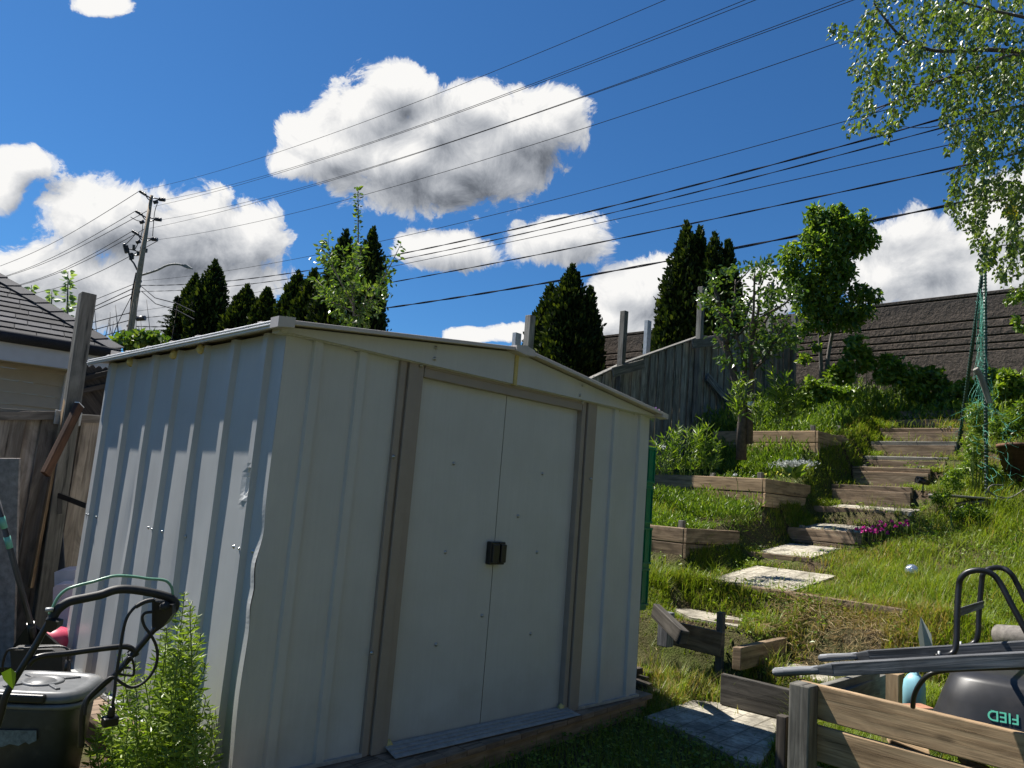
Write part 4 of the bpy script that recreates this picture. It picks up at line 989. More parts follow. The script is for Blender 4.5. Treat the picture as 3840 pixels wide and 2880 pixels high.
# young pear tree behind the shed
B = branches([([(665, 1290), (660, 1150), (655, 1000), (680, 800), (690, 600), (690, 400), (688, 205)], 1.0),
    ([(655, 1100), (600, 1000), (520, 850), (450, 720), (400, 640)], .55), ([(540, 880), (500, 800), (470, 680), (463, 560)], .4),
    ([(660, 1140), (740, 1100), (850, 950), (930, 800), (980, 700), (1015, 630)], .6), ([(655, 1060), (620, 900), (590, 760), (570, 660)], .45),
    ([(660, 1000), (660, 860), (650, 700), (655, 620)], .4), ([(665, 900), (700, 760), (715, 640)], .35), ([(655, 1080), (520, 1030), (420, 950), (375, 900)], .4),
    ([(660, 1150), (580, 1110), (470, 1060), (400, 1000)], .4), ([(665, 1140), (780, 1110), (850, 1060), (900, 1030)], .4), ([(850, 950), (880, 900), (900, 850)], .3),
    ([(665, 1240), (620, 1220), (590, 1270)], .3), ([(668, 1240), (720, 1210), (760, 1250)], .3), ([(668, 1180), (720, 1130), (760, 990), (790, 960)], .35), ([(665, 1200), (700, 1170), (740, 1190)], .3)],
    cA, 6.9, .015, .45)
B[0][0].insert(0, at(*cA(668, 1500), D=6.9)); B[0][1].insert(0, .016)
t = thing('pear_tree', 'slender young pear tree with a tall bare leader, right behind the shed roof', 'tree', (float(B[0][0][0][0]), float(B[0][0][0][1]), 0))
m = MB()
for S, rr in B: m.tube(S, rr, 7)
m.build('trunk', M['bark_grey'], t)
L = []
for i, (S, rr) in enumerate(B): leaves_along(S, .020 if i else .017, .050 if i else .042, .05 if i else .022, L, start=.12 if i else .30, k=1.6)
for _ in range(520):
    x, y = random.choice([(460, 980), (520, 900), (560, 1000), (600, 850), (650, 900), (680, 760), (500, 1050), (700, 950), (850, 980), (900, 930), (690, 1200), (780, 1100), (430, 760), (560, 1120)])
    p = at(*cA(x+random.gauss(0, 34), y+random.gauss(0, 42)), D=6.9+random.gauss(0, .22)); L.append((p, RNG.normal(size=3)+np.array((0, 0, -.5)), .05*random.uniform(.6, 1.2)))
leaf_obj('foliage', L, M['leaf_pear'], t, width=.55, fold=.35, droop=.3)

# pruned apple tree on the slope
dA = 9.6
B = branches([([(1575, 1660), (1562, 1500), (1520, 1350), (1490, 1220), (1450, 1100), (1430, 960), (1400, 780), (1360, 640), (1335, 550)], 1.0),
    ([(1490, 1220), (1420, 1090), (1350, 990)], .5), ([(1455, 1080), (1480, 940), (1515, 800), (1525, 600)], .55), ([(1560, 1500), (1600, 1250), (1560, 1100), (1480, 930), (1400, 850)], .5),
    ([(1634, 1540), (1642, 1350), (1640, 1200), (1640, 1000), (1660, 850), (1668, 560)], .7), ([(1640, 1150), (1700, 1000), (1780, 850), (1812, 700)], .5),
    ([(1650, 1270), (1750, 1190), (1850, 1010), (1925, 920)], .5), ([(1510, 1040), (1620, 950), (1760, 860), (1900, 780), (1990, 680)], .45), ([(1600, 880), (1640, 760), (1720, 640), (1740, 560)], .35),
    ([(1640, 1060), (1690, 880), (1700, 755)], .55), ([(1700, 640), (1720, 560), (1740, 490), (1800, 470)], .2), ([(1525, 640), (1600, 560), (1660, 500)], .22), ([(1400, 780), (1330, 720), (1260, 740)], .3),
    ([(1660, 1280), (1720, 1230), (1800, 1160)], .35), ([(1500, 1230), (1450, 1200), (1410, 1230)], .25)], cR, dA, .062, .5)
gp = B[0][0][0]; t = thing('apple_tree', 'hard pruned old apple tree with bare cut limbs in front of the board fence', 'tree', (float(gp[0]), float(gp[1]), float(gp[2])))
for i in (0, 4): B[i][0].insert(0, B[i][0][0]+np.array((.01, 0, -.5))); B[i][1].insert(0, B[i][1][0]*1.1)
m = MB()
for i, (S, rr) in enumerate(B): m.tube(S, rr, 8)
m.build('trunk', M['bark'], t)
L = []
for i, (S, rr) in enumerate(B): leaves_along(S, .055, .075, .10, L, start=.45 if i in (0, 4) else .25, k=1.5)
for (x, y, sx, sy, n) in ((1480, 540, 60, 30, 40), (1640, 500, 60, 30, 36), (1770, 470, 50, 20, 34), (1360, 600, 50, 50, 44), (1290, 740, 45, 40, 60), (1380, 830, 60, 40, 50), (1430, 980, 60, 30, 40), (1560, 780, 60, 60, 40), (1620, 900, 80, 50, 50), (1760, 700, 60, 40, 50), (1850, 700, 60, 50, 50), (1950, 690, 60, 50, 50), (1800, 800, 60, 40, 36), (1900, 960, 60, 60, 60), (1840, 1060, 60, 60, 70), (1760, 1100, 60, 60, 60), (1640, 1100, 50, 50, 36), (1600, 1190, 40, 40, 30), (1460, 1215, 50, 25, 40), (1700, 1000, 70, 40, 40), (1960, 1060, 50, 40, 50), (1740, 560, 60, 40, 44)):
    for _ in range(int(n*1.7)):
        p = at(*cR(x+random.gauss(0, sx*.75), y+random.gauss(0, sy*.8)), D=dA+random.gauss(0, .3)); L.append((p, RNG.normal(size=3)+np.array((0, 0, -.3)), .075*random.uniform(.5, 1.15)))
leaf_obj('foliage', L, M['leaf_apple'], t, width=.5, fold=.4, droop=.25)
m = MB(); q = at(*cR(1636, 1535), D=dA-.06); m.box(q-np.array((.03, .03, .03)), q+np.array((.03, .03, .03))); m.build('tree_tag', M['white_fluff'], t, bevel=.01)

def blob_leaves(blobs, f, depth, n, size, thick=.8, hang=.4, clump=0):
    """leaves in ellipses of the photograph given their own depth; clump > 0 groups them"""
    L = []; area = np.array([b[2]*b[3] for b in blobs], float); pr = area/area.sum()
    cnt = RNG.multinomial(n, pr)
    for b, c in zip(blobs, cnt):
        x, y, rx, ry = b[:4]; dd = b[4] if len(b) > 4 else 0
        s3 = .2865*((rx+ry)/2)/1640*depth if f is not ident else ((rx+ry)/2)/1640*depth
        cl = max(3, int(c/14)); cs = RNG.normal(size=(cl, 3)); cs /= np.linalg.norm(cs, axis=1, keepdims=True); cs *= (RNG.random((cl, 1))**.4)
        for _ in range(c):
            if clump: v = cs[random.randrange(cl)]*.92+RNG.normal(size=3)*.13
            else:
                v = RNG.normal(size=3); v /= np.linalg.norm(v); v *= random.random()**.42*(1.12 if random.random() < .12 else .98)
            p = at(*f(x+v[0]*rx, y+v[1]*ry), D=depth+dd+v[2]*s3*thick)
            L.append((p, RNG.normal(size=3)*.8+np.array((v[0]*.3, 0, -hang)), size*random.uniform(.55, 1.15)))
    return L
ident = lambda x, y: (x, y)
# leafy tree by the end of the fence
dT = 12.6
B = branches([([(690, 1480), (680, 1200), (670, 950), (690, 600), (700, 300), (680, 80)], 1.0), ([(705, 1470), (740, 1150), (790, 880), (830, 600), (850, 300), (830, 90)], 1.0), ([(670, 900), (560, 700), (470, 500), (440, 350)], .5), ([(820, 640), (900, 420), (1000, 250), (1010, 120)], .5), ([(790, 880), (900, 780), (1040, 720), (1110, 690)], .45)], c6, dT+.35, .04, .12)
t = thing('leafy_tree', 'tall dense glossy leafed tree with two thin stems at the end of the fence', 'tree', (float(B[0][0][0][0]), float(B[0][0][0][1]), 3.0))
m = MB()
for S, rr in B: m.tube(S, rr, 8)
m.tube([at(*c6(772, 1560), D=dT), B[0][0][0]], .05, 8); m.build('trunk', M['bark_grey'], t)
BL = [(740, 330, 190, 230), (660, 130, 85, 90), (800, 110, 90, 80), (850, 210, 130, 110), (1005, 150, 50, 70), (1000, 290, 110, 90), (600, 300, 60, 100), (450, 430, 75, 110), (430, 560, 60, 60), (560, 620, 130, 130), (760, 620, 120, 150), (930, 340, 110, 70), (860, 520, 80, 100), (620, 780, 130, 120), (780, 820, 90, 100), (980, 690, 90, 75), (1080, 720, 50, 60), (980, 830, 100, 80), (900, 900, 90, 70), (700, 930, 110, 60), (560, 960, 70, 50), (555, 1190, 45, 36), (650, 1100, 40, 30), (620, 60, 30, 30), (830, 40, 26, 26), (1005, 80, 14, 40)]
leaf_obj('foliage', blob_leaves([(b[0], b[1], b[2]*1.17, b[3]*1.12) for b in BL], c6, dT, 8500, .105, .9, .8, 0), M['leaf_glossy'], t, width=.5, fold=.4, droop=.3)

# birch at the upper right: trunk stands outside the frame, limbs reach in and hang down
dB = 8.2
PR = [(2300, 2500), (1960, 375), (1500, 375)]
B = branches([([(2900, 500), (2500, 420), (1960, 375), (1700, 385), (1500, 375), (1300, 290), (1140, 110), (1080, 20)], 1.0, 0), ([(2900, 600), (2212, 420), (1900, 500), (1600, 600), (1400, 700), (1200, 780), (1000, 850)], .8, .3),
    ([(2900, 300), (2300, 150), (1900, 60), (1500, -60)], .8, -.4), ([(2900, 900), (2300, 800), (1950, 850), (1700, 950), (1560, 1020)], .6, .4), ([(1500, 375), (1200, 300), (900, 240), (780, 220)], .3), ([(2900, 1300), (2300, 1150), (2000, 1200), (1750, 1250), (1620, 1310)], .5, .3),
    ([(2900, 1700), (2350, 1500), (1950, 1520), (1700, 1560), (1600, 1500)], .45, 0), ([(2900, 2100), (2350, 1900), (2050, 1850), (1850, 1980)], .4, 0), ([(1600, 600), (1300, 640), (1000, 560), (920, 560)], .25), ([(1200, 780), (1000, 900), (860, 960)], .2), ([(1950, 850), (1500, 960), (1200, 940)], .25)], c7, dB, .030, .5)
tb = at(2330, 700, D=dB); t = thing('birch_tree', 'birch hanging its small glittering leaves into the upper right corner', 'tree', (float(tb[0]), float(tb[1]), 1.0))
m = MB()
for S, rr in B: m.tube(S, rr, 6)
gz_ = float(H(tb[0], tb[1], False)); j = [at(2360, 1300, D=dB), at(2345, 900, D=dB), at(2340, 450, D=dB), at(2330, 100, D=dB), at(2310, -300, D=dB)]; j[0][2] = gz_-.2
m.tube(spline(j), [.14-.09*i/24 for i in range(25)], 12); m.build('trunk', M['bark'], t)
poly = [(930, -60), (985, 60), (880, 170), (760, 160), (720, 290), (830, 330), (880, 420), (950, 480), (885, 545), (960, 640), (885, 745), (930, 860), (830, 950), (840, 1040), (1000, 1010), (1200, 1080), (1120, 1120), (1090, 1250), (1170, 1120), (1240, 1000), (1400, 830), (1480, 760), (1600, 870), (1510, 1060), (1640, 990), (1640, 1120), (1570, 1200), (1700, 1140), (1790, 1270), (1610, 1310), (1660, 1370), (1560, 1440), (1660, 1480), (1570, 1560), (1720, 1700), (1800, 1800), (1830, 1880), (1870, 1980), (1780, 2100), (1960, 2040), (2010, 2110), (2000, 2230), (2100, 2200), (2120, 2280), (2230, 2290), (2400, 2200), (2400, -60)]
L = []; tw = MB(); nt = 0
px = np.array([p[0] for p in poly]); py = np.array([p[1] for p in poly])
while nt < 760:
    x = RNG.uniform(700, 2400, 1); y = RNG.uniform(-60, 2290, 1)
    if not in_poly(x, y, poly)[0]: continue
    if x[0] < 1300 and random.random() < .35: continue
    nt += 1; x, y = float(x[0]), float(y[0]); dd = dB+random.uniform(-1.3, 1.3); Ln = random.uniform(60, 190); a = random.gauss(2.05, .45)
    P = []
    for k in range(5):
        u = k/4; xx = x+math.cos(a)*Ln*u*.8; yy = y+math.sin(a)*Ln*u-40+Ln*.35*u*u
        if k > 1 and not in_poly(np.array([xx]), np.array([yy-10]), poly)[0]: break
        P.append(at(*c7(xx, yy), D=dd+.1*u))
    if len(P) < 3: continue
    tw.tube(P, .0022, 4, cap=False)
    leaves_along(P, .021, .047, .04, L, start=.0, hang=.8)
tw.build('twigs', M['bark'], t)['kind'] = 'stuff'
leaf_obj('foliage', L, M['leaf_birch'], t, width=.72, fold=.25, droop=.12, shape='heart')
L = blob_leaves([(2110, 1590, 60, 60)], c7, dB-.3, 70, .05); leaf_obj('yellow_leaves', L, M['leaf_yellow'], t, width=.7, shape='heart')
L = blob_leaves([(2110, 745, 60, 40), (2180, 720, 40, 40), (2160, 900, 45, 40), (2190, 960, 40, 30), (2205, 1290, 20, 30)], c6, 7.2, 150, .05, hang=.7); leaf_obj('low_leaves', L, M['leaf_weed'], t, width=.7, shape='heart')

# cedars: dense flame-shaped evergreens
def cedar(px, top, base, hw, X, label, lean=0.0, n=5200, tips=(), lobes=1.0):
    T = at(px, top, X=X); dep = float(np.dot(T-CAM, _F)); w = hw/1640*dep
    gz0 = float(H(min(T[0], 13), T[1], False)); bz = max(gz0-.2, float(at(px, base, X=X)[2])-1.0) if base < 780 else gz0-.1
    Hh = float(T[2]-bz); t = thing('cedar_tree', label, 'tree', (float(T[0]), float(T[1]), bz), 'dark cedars along the noise wall')
    segs, rings = 40, 44; ph = RNG.random(8)*6.28
    def rad(u, a):     # u 0 base..1 top
        r = w*np.interp(u, [0, .06, .3, .55, .8, .93, 1], [.80, .95, 1.0, .88, .52, .20, .015])
        r = r*(1+.13*lobes*np.sin(3*a+ph[0]+5*u)+.10*np.sin(5*a+ph[1]+9*u)+.08*np.sin(2*a+ph[2]-13*u)+.07*np.sin(9*a+23*u+ph[3])+.05*np.sin(4*a+41*u+ph[6])); return r
    ctr = lambda u: np.stack([T[0]+lean*0*u, T[1]+0*u, bz+Hh*u], -1)
    # core
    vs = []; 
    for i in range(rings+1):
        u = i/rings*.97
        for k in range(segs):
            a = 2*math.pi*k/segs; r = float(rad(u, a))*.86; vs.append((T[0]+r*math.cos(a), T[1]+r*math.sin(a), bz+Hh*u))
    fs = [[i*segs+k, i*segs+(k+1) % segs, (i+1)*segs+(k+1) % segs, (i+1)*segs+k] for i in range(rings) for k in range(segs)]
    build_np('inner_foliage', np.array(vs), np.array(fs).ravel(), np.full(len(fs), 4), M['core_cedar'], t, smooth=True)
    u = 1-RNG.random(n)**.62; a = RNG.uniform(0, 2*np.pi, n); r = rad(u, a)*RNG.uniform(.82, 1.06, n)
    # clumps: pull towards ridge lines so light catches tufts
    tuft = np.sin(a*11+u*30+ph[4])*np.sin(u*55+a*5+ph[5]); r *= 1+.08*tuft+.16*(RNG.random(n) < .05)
    C = np.stack([T[0]+r*np.cos(a), T[1]+r*np.sin(a), bz+Hh*u], -1)
    D = np.stack([np.cos(a)*.65, np.sin(a)*.65, np.full(n, .75)], -1)+RNG.normal(size=(n, 3))*.38
    S = RNG.uniform(.045, .10, n)*(.6+.045*dep)
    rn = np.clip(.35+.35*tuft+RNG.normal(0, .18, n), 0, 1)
    m_ = 120; uu = RNG.uniform(.93, 1.02, m_); C2 = np.stack([T[0]+RNG.normal(0, .02+.012*w, m_)*(1.04-uu)*25, T[1]+RNG.normal(0, .02+.012*w, m_)*(1.04-uu)*25, bz+Hh*uu], -1)
    D2 = np.stack([RNG.normal(0, .4, m_), RNG.normal(0, .4, m_), np.ones(m_)], -1); S2 = RNG.uniform(.05, .10, m_)*(.6+.045*dep)
    # sprays that stick out of the outline
    q_ = 420; uu = 1-RNG.random(q_)**.7; aa = RNG.uniform(0, 2*np.pi, q_); r = rad(uu, aa)*RNG.uniform(1.0, 1.14, q_)
    C3 = np.stack([T[0]+r*np.cos(aa), T[1]+r*np.sin(aa), bz+Hh*uu], -1); D3 = np.stack([np.cos(aa)*.5, np.sin(aa)*.5, np.ones(q_)*1.2], -1)+RNG.normal(size=(q_, 3))*.2; S3 = RNG.uniform(.07, .13, q_)*(.6+.045*dep)
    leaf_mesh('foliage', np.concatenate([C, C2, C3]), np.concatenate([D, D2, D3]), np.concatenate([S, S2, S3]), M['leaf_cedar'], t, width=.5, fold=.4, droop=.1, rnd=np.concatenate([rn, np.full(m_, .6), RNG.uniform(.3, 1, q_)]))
    return t
cedar(422, 598, 735, 34, 11.6, 'narrow cedar at the left end of the row, next to the spruce')
cedar(466, 570, 735, 43, 11.6, 'tallest cedar of the left pair, with a thin pointed top')
cedar(534, 622, 712, 34, 11.6, 'low cedar right of the tall pair, above the shed roof')
cedar(578, 627, 706, 27, 11.6, 'smallest cedar, in the gap above the shed roof')
cedar(644, 592, 700, 33, 11.6, 'short cedar left of the pear tree, the further left of two')
cedar(680, 588, 700, 33, 11.4, 'short cedar whose side touches the pear tree leaves')
cedar(748, 505, 715, 48, 11.6, 'tall cedar standing directly behind the pear tree')
cedar(806, 500, 720, 44, 11.5, 'tall dark cedar just right of the pear tree leader')
cedar(1236, 582, 810, 64, 11.5, 'stout central cedar with two shoulders, between the shed and the fence', n=12000)
cedar(1190, 622, 812, 48, 11.7, 'left shoulder of the stout cedar, bushy low cedar behind the shed gable', n=6500)
cedar(1276, 630, 805, 34, 11.7, 'low cedar leaning on the right side of the stout central cedar', n=5000)
cedar(1484, 490, 765, 50, 11.5, 'tallest cedar left of the pruned apple tree', n=8500)
cedar(1456, 640, 768, 50, 11.3, 'low bushy cedar at the foot of the tallest one by the fence top', n=5500)
cedar(1511, 502, 765, 44, 11.7, 'second pointed cedar behind the fence posts', n=7000)
cedar(1544, 515, 765, 38, 11.6, 'third cedar, partly behind the apple branches', n=6000)
cedar(1574, 528, 765, 32, 11.8, 'slim rightmost cedar above the fence', n=5000)
# spruce beside the left cedar
S0 = at(386, 640, X=10.8); t = thing('spruce_tree', 'small loose spruce with drooping twigs beside the leftmost cedar', 'tree', (float(S0[0]), float(S0[1]), 3.0))
dep = float(np.dot(S0-CAM, _F)); m = MB(); m.tube([(S0[0], S0[1], 2.5), tuple(S0)], [.10, .01], 7); m.build('trunk', M['bark'], t)
L = []; tw = MB(); hh = S0[2]-3.0
for k in range(150):
    u = random.random()**.8; a = random.uniform(0, 6.28); r = (.12+1.0*u)*random.uniform(.6, 1.15)*1.7*(.35+.65*(u > .1)); z = S0[2]-u*hh
    p0 = np.array((S0[0], S0[1], z)); P = [p0+np.array((math.cos(a)*r*v, math.sin(a)*r*v, -.28*r*v+.22*r*v*v)) for v in (0, .35, .7, 1)]
    tw.tube(P, .012, 4, cap=False)
    for v in np.linspace(.15, 1, 13):
        p = p0+np.array((math.cos(a)*r*v, math.sin(a)*r*v, -.28*r*v+.22*r*v*v))
        for _ in range(4): L.append((p, np.array((math.cos(a+random.choice((-1, 1))*.9), math.sin(a+random.choice((-1, 1))*.9), -.35))+RNG.normal(size=3)*.25, .17*random.uniform(.6, 1.1)))
tw.build('limbs', M['bark'], t); leaf_obj('foliage', L, M['leaf_spruce'], t, width=.28)

# shoots and climber at the left
for (x, y0, y1, sx, lab) in ((147, 600, 690, 7, 'tallest pale leafy shoot above the house roof, right of three'), (112, 641, 680, 7, 'middle pale leafy shoot above the house roof'), (68, 630, 668, 6, 'short pale leafy shoot at the roof edge, left of three')):
    DD = 14.0; a_, b_ = at(x+ -2, y1+40, D=DD), at(x, y0-14, D=DD); t = thing('tree_shoot', lab, 'tree', tuple(map(float, a_)), 'pale shoots behind the house roof')
    m = MB(); low = a_.copy(); low[2] = 0; m.tube([low, a_, b_], [.04, .03, .006], 5); m.build('trunk', M['bark_grey'], t)
    L = []; leaves_along([a_+(b_-a_)*k/10 for k in range(11)], .022, .13, .045, L, start=.05, hang=.5); leaf_obj('foliage', L, M['leaf_pale'], t, width=.6, shape='heart')
L = blob_leaves([(290, 735, 50, 20), (320, 728, 35, 14), (268, 742, 26, 10), (345, 738, 26, 12), (215, 790, 30, 30)], ident, 10.5, 800, .10, 1.2, .3); p = at(290, 760, D=10.5)
t = thing('climbing_shrub', 'bright leafy climber spilling over behind the shed and the left fence', 'shrub', (float(p[0]), float(p[1]), 0)); leaf_obj('foliage', L, M['leaf_pear'], t, width=.8, shape='heart')
m = MB(); m.tube([(p[0], p[1], 0), p, at(300, 722, D=10.5)], [.03, .02, .008], 6)
for _ in range(14):
    x = random.uniform(150, 330); m.tube([at(x, 745, D=11), at(x+random.uniform(-14, 14), random.uniform(640, 715), D=11)], [.006, .003], 4)
m.build('stems', M['bark_grey'], t)

# bushes against the wall (photo ellipses at their own depth)
def bush(label, blobs, f, depth, n, size, mat='leaf_bush', name='shrub', cat='shrub', group='bushes at the foot of the noise wall', hang=.25, width=.6, shape='oval', clump=1, thick=1.0):
    L = blob_leaves(blobs, f, depth, n, size, thick, hang, clump); c = np.mean([l[0] for l in L], axis=0); g_ = float(H(c[0], c[1], False))
    t = thing(name, label, cat, (float(c[0]), float(c[1]), g_), group); leaf_obj('foliage', L, M[mat], t, width=width, shape=shape)
    m = MB()
    for k in range(9):
        l = L[random.randrange(len(L))][0]; l = np.array((l[0], l[1], min(l[2], c[2]))); h0 = float(H(l[0], l[1], False)); m.tube([(l[0]+random.uniform(-.1, .1), l[1]+random.uniform(-.1, .1), h0-.1), (l[0], l[1], (h0+l[2])/2), l], [.010, .007, .003], 5)
    m.build('stems', M['stem'], t); return t
bush('tall leafy bush in front of the dark wall, right of the leafy tree', [(950, 1060, 90, 60), (960, 1150, 120, 70), (900, 1260, 130, 80), (1040, 1230, 90, 70), (820, 1330, 130, 80)], c6, 12.2, 1500, .10)
bush('bush with reddish tips against the wall, above the upper stairs', [(1220, 1240, 110, 60), (1300, 1320, 130, 80), (1180, 1330, 100, 70), (1160, 1200, 30, 30)], c6, 12.0, 1200, .10)
bush('dark low bush at the top of the stairs', [(1500, 1310, 120, 60), (1580, 1380, 110, 70), (1420, 1400, 130, 70), (1480, 1480, 200, 50)], c6, 11.9, 1500, .10, 'leaf_bush')
bush('bush behind the netting poles at the wall', [(1810, 1400, 90, 70), (1960, 1330, 90, 70), (1700, 1450, 80, 60), (1900, 1450, 100, 60)], c6, 11.4, 1100, .09)
bush('bush at the right edge against the wall', [(2100, 1340, 100, 60), (2180, 1420, 90, 90), (2060, 1440, 90, 70), (2200, 1550, 80, 70)], c6, 10.6, 1300, .09)
bush('dense weeds below the leafy tree stems', [(700, 1450, 130, 70), (620, 1400, 90, 60), (820, 1460, 120, 60), (560, 1500, 110, 60)], c6, 11.6, 1500, .085, 'leaf_weed')
bush('dark narrow leaved bush beside the netting, right edge', [(1960, 300, 130, 140), (2100, 250, 130, 160), (2120, 450, 120, 130), (1980, 480, 90, 120), (2180, 120, 90, 120)], c9, 10.2, 2800, .085, 'leaf_glossy', width=.3, shape='lance', group='plants round the netting')
bush('pale green plants growing through the green netting', [(1700, 150, 110, 150), (1720, 330, 90, 110), (1680, 520, 130, 120), (1620, 700, 140, 100), (1900, 760, 130, 110)], c9, 9.0, 2600, .06, 'leaf_weed', width=.35, shape='lance', group='plants round the netting')
bush('yellowish low plants on the bank below the wattle edging', [(1500, 830, 130, 110), (1650, 1150, 230, 70), (1900, 1230, 230, 70), (2100, 1350, 150, 100), (1350, 1000, 110, 90), (1700, 1400, 250, 90), (2100, 1130, 120, 60)], c9, 8.3, 3600, .045, 'leaf_weed', width=.4, group='plants round the netting', thick=.5)
bush('mixed tall weeds in front of the dark bushes, left of the top stairs', [(1280, 1440, 130, 60), (1150, 1480, 150, 60), (1000, 1520, 170, 50), (1350, 1520, 150, 50)], c6, 12.3, 1900, .06, 'leaf_weed', width=.3, shape='lance')

# tall weeds with stems
def stem_plant(px, py, hpx, label, mat='leaf_weed', n=5, leaf=.09, width=.22, shape='lance', depth=None, spread=.10, name='weed_plant', cat='plant', group='tall leafy weeds on the slope', step=.028, spl=.02, flower=None, whorl=False):
    g_ = hit(px, py) if depth is None else at(px, py, D=depth); dep = float(np.dot(g_-CAM, _F)); h = hpx/1640*dep
    t = thing(name, label, cat, tuple(map(float, g_)), group); m = MB(); L = []; tops = []
    for k in range(n):
        a = random.uniform(0, 6.28); s_ = spread*random.uniform(.2, 1); hh = h*random.uniform(.65, 1)
        b0 = g_+np.array((math.cos(a)*s_*.4, math.sin(a)*s_*.4, -.03)); tp = g_+np.array((math.cos(a)*s_*(1+hh*.4), math.sin(a)*s_*(1+hh*.4), hh)); md = (b0+tp)/2+np.array((random.gauss(0, .02), random.gauss(0, .02), hh*.06))
        S = spline([b0, md, tp], 5); m.tube(S, [.005-.003*i/(len(S)-1) for i in range(len(S))], 5); leaves_along(S, step, leaf, spl, L, start=.12, hang=-.15); tops.append(tp)
    m.build('stems', M['stem'], t); leaf_obj('foliage', L, M[mat], t, width=width, shape=shape)
    if flower:
        F = []
        for tp in tops[:flower[1]]:
            for _ in range(14): F.append((tp+RNG.normal(size=3)*flower[2], RNG.normal(size=3)+np.array((0, 0, .6)), flower[3]))
        leaf_obj('flowers', F, M[flower[0]], t, width=.8)
    return t
for (x, y, hp, lab, kw) in ((1478, 1020, 112, 'tall bright weed right of the crates, before the fence', dict(depth=7.7, n=6)), (1500, 1020, 135, 'tallest bright weed right of the crates', dict(depth=7.8, n=6)), (1528, 1018, 104, 'bushy weed left of the upper bed', dict(depth=7.8, n=6)), (1452, 1020, 90, 'slim weed near the crates', dict(depth=7.6, n=5)), (1425, 1020, 70, 'ragged weed beside the top green crate', dict(depth=7.5, n=8)),
    (1592, 905, 105, 'tall weed with fluffy tips at the foot of the apple trunk', dict(leaf=.11, depth=8.9, n=6)), (1640, 915, 84, 'broad weed right of the apple trunk', dict(depth=8.9, n=6)), (1680, 910, 108, 'arching fern-like weed behind the upper bed', dict(leaf=.13, mat='leaf_bush', depth=9.0)), (1705, 905, 80, 'dark arching weed by the fence foot', dict(mat='leaf_bush', leaf=.12, depth=9.2)),
    (1740, 890, 80, 'leafy weed in the middle of the slope top', {}), (1780, 880, 84, 'tall pale weed below the leafy tree', {}), (1822, 890, 60, 'short weed before the dark bushes', {}), (1865, 885, 70, 'feathery weed left of the top riser', {}), (1900, 890, 62, 'weed just left of the top riser', {}),
    (1665, 940, 40, 'small weed inside the upper bed', dict(n=3)), (1700, 930, 34, 'small bright weed at the corner of the upper bed', dict(n=3)), (1620, 930, 52, 'weed growing at the back of the upper bed', {})):
    stem_plant(x, y, hp, lab, n=kw.get('n', 8), leaf=kw.get('leaf', .09), mat=kw.get('mat', 'leaf_weed'), spread=.13, depth=kw.get('depth'))
stem_plant(1437, 1000, 95, 'lilac flowering stems behind the crates', n=4, leaf=.07, flower=('lilac_flower', 3, .02, .022), name='flowering_plant', group='flowering plants')
stem_plant(1408, 905, 26, 'lilac flower head peeping above the shed roof corner', n=1, depth=7.6, leaf=.04, flower=('lilac_flower', 1, .028, .026), name='flowering_plant', group='flowering plants')
# dandelion clocks and stalks
for (x, y, yb, lab) in ((1434, 966, 1010, 'round dandelion clock on a tall stalk beside the crates'), (1625, 887, 905, 'fluffy white seed head at the apple tree foot'), (1588, 1026, 1050, 'small closed seed head in front of the middle bed')):
    dd = 7.4 if x != 1625 else 9.3; p = at(x, y, D=dd); b = at(x+6, yb+10, D=dd); b[2] = min(b[2], p[2]-.12)
    t = thing('dandelion', lab, 'flower', tuple(map(float, b)), 'dandelion clocks'); m = MB(); m.tube(spline([b, (b+p)/2+np.array((.02, 0, 0)), p], 4), .003, 5); m.build('stalk', M['stem'], t)
    L = [(p, v, .024) for v in RNG.normal(size=(60, 3))]; leaf_obj('seed_head', L, M['white_fluff'], t, width=.35)
# magenta pinks
fl = [(1885, 1143), (1905, 1148), (1898, 1140), (1912, 1139), (1945, 1135), (1952, 1139), (1958, 1131), (1926, 1131), (1893, 1150), (1918, 1155), (1902, 1132), (1935, 1142), (1851, 1147), (1960, 1137)]
p0 = hit(1915, 1160); t = thing('pink_flowers', 'patch of magenta flowers with thin grey leaves beside the middle stairs', 'flowers', tuple(map(float, p0))); L = []; G = []; m = MB()
for c in fl+[(1880+random.gauss(0, 14), 1146+random.gauss(0, 7)) for _ in range(10)]:
    p = at(c[0], c[1]-4, D=float(np.dot(p0-CAM, _F))-.25+random.uniform(-.1, .1)); m.tube([p+np.array((0, 0, -.16)), p], .0018, 4)
    for _ in range(9): L.append((p, RNG.normal(size=3)+np.array((0, 0, .5)), .027))
for _ in range(700):
    p = at(1912+random.gauss(0, 34), 1150+random.gauss(0, 11), D=float(np.dot(p0-CAM, _F))+random.uniform(-.15, .15)); G.append((p, RNG.normal(size=3)*.5+np.array((0, 0, 1)), .06))
m.build('stems', M['stem'], t); leaf_obj('flowers', L, M['magenta'], t, width=.9); leaf_obj('foliage', G, M['leaf_spruce'], t, width=.1, shape='blade')
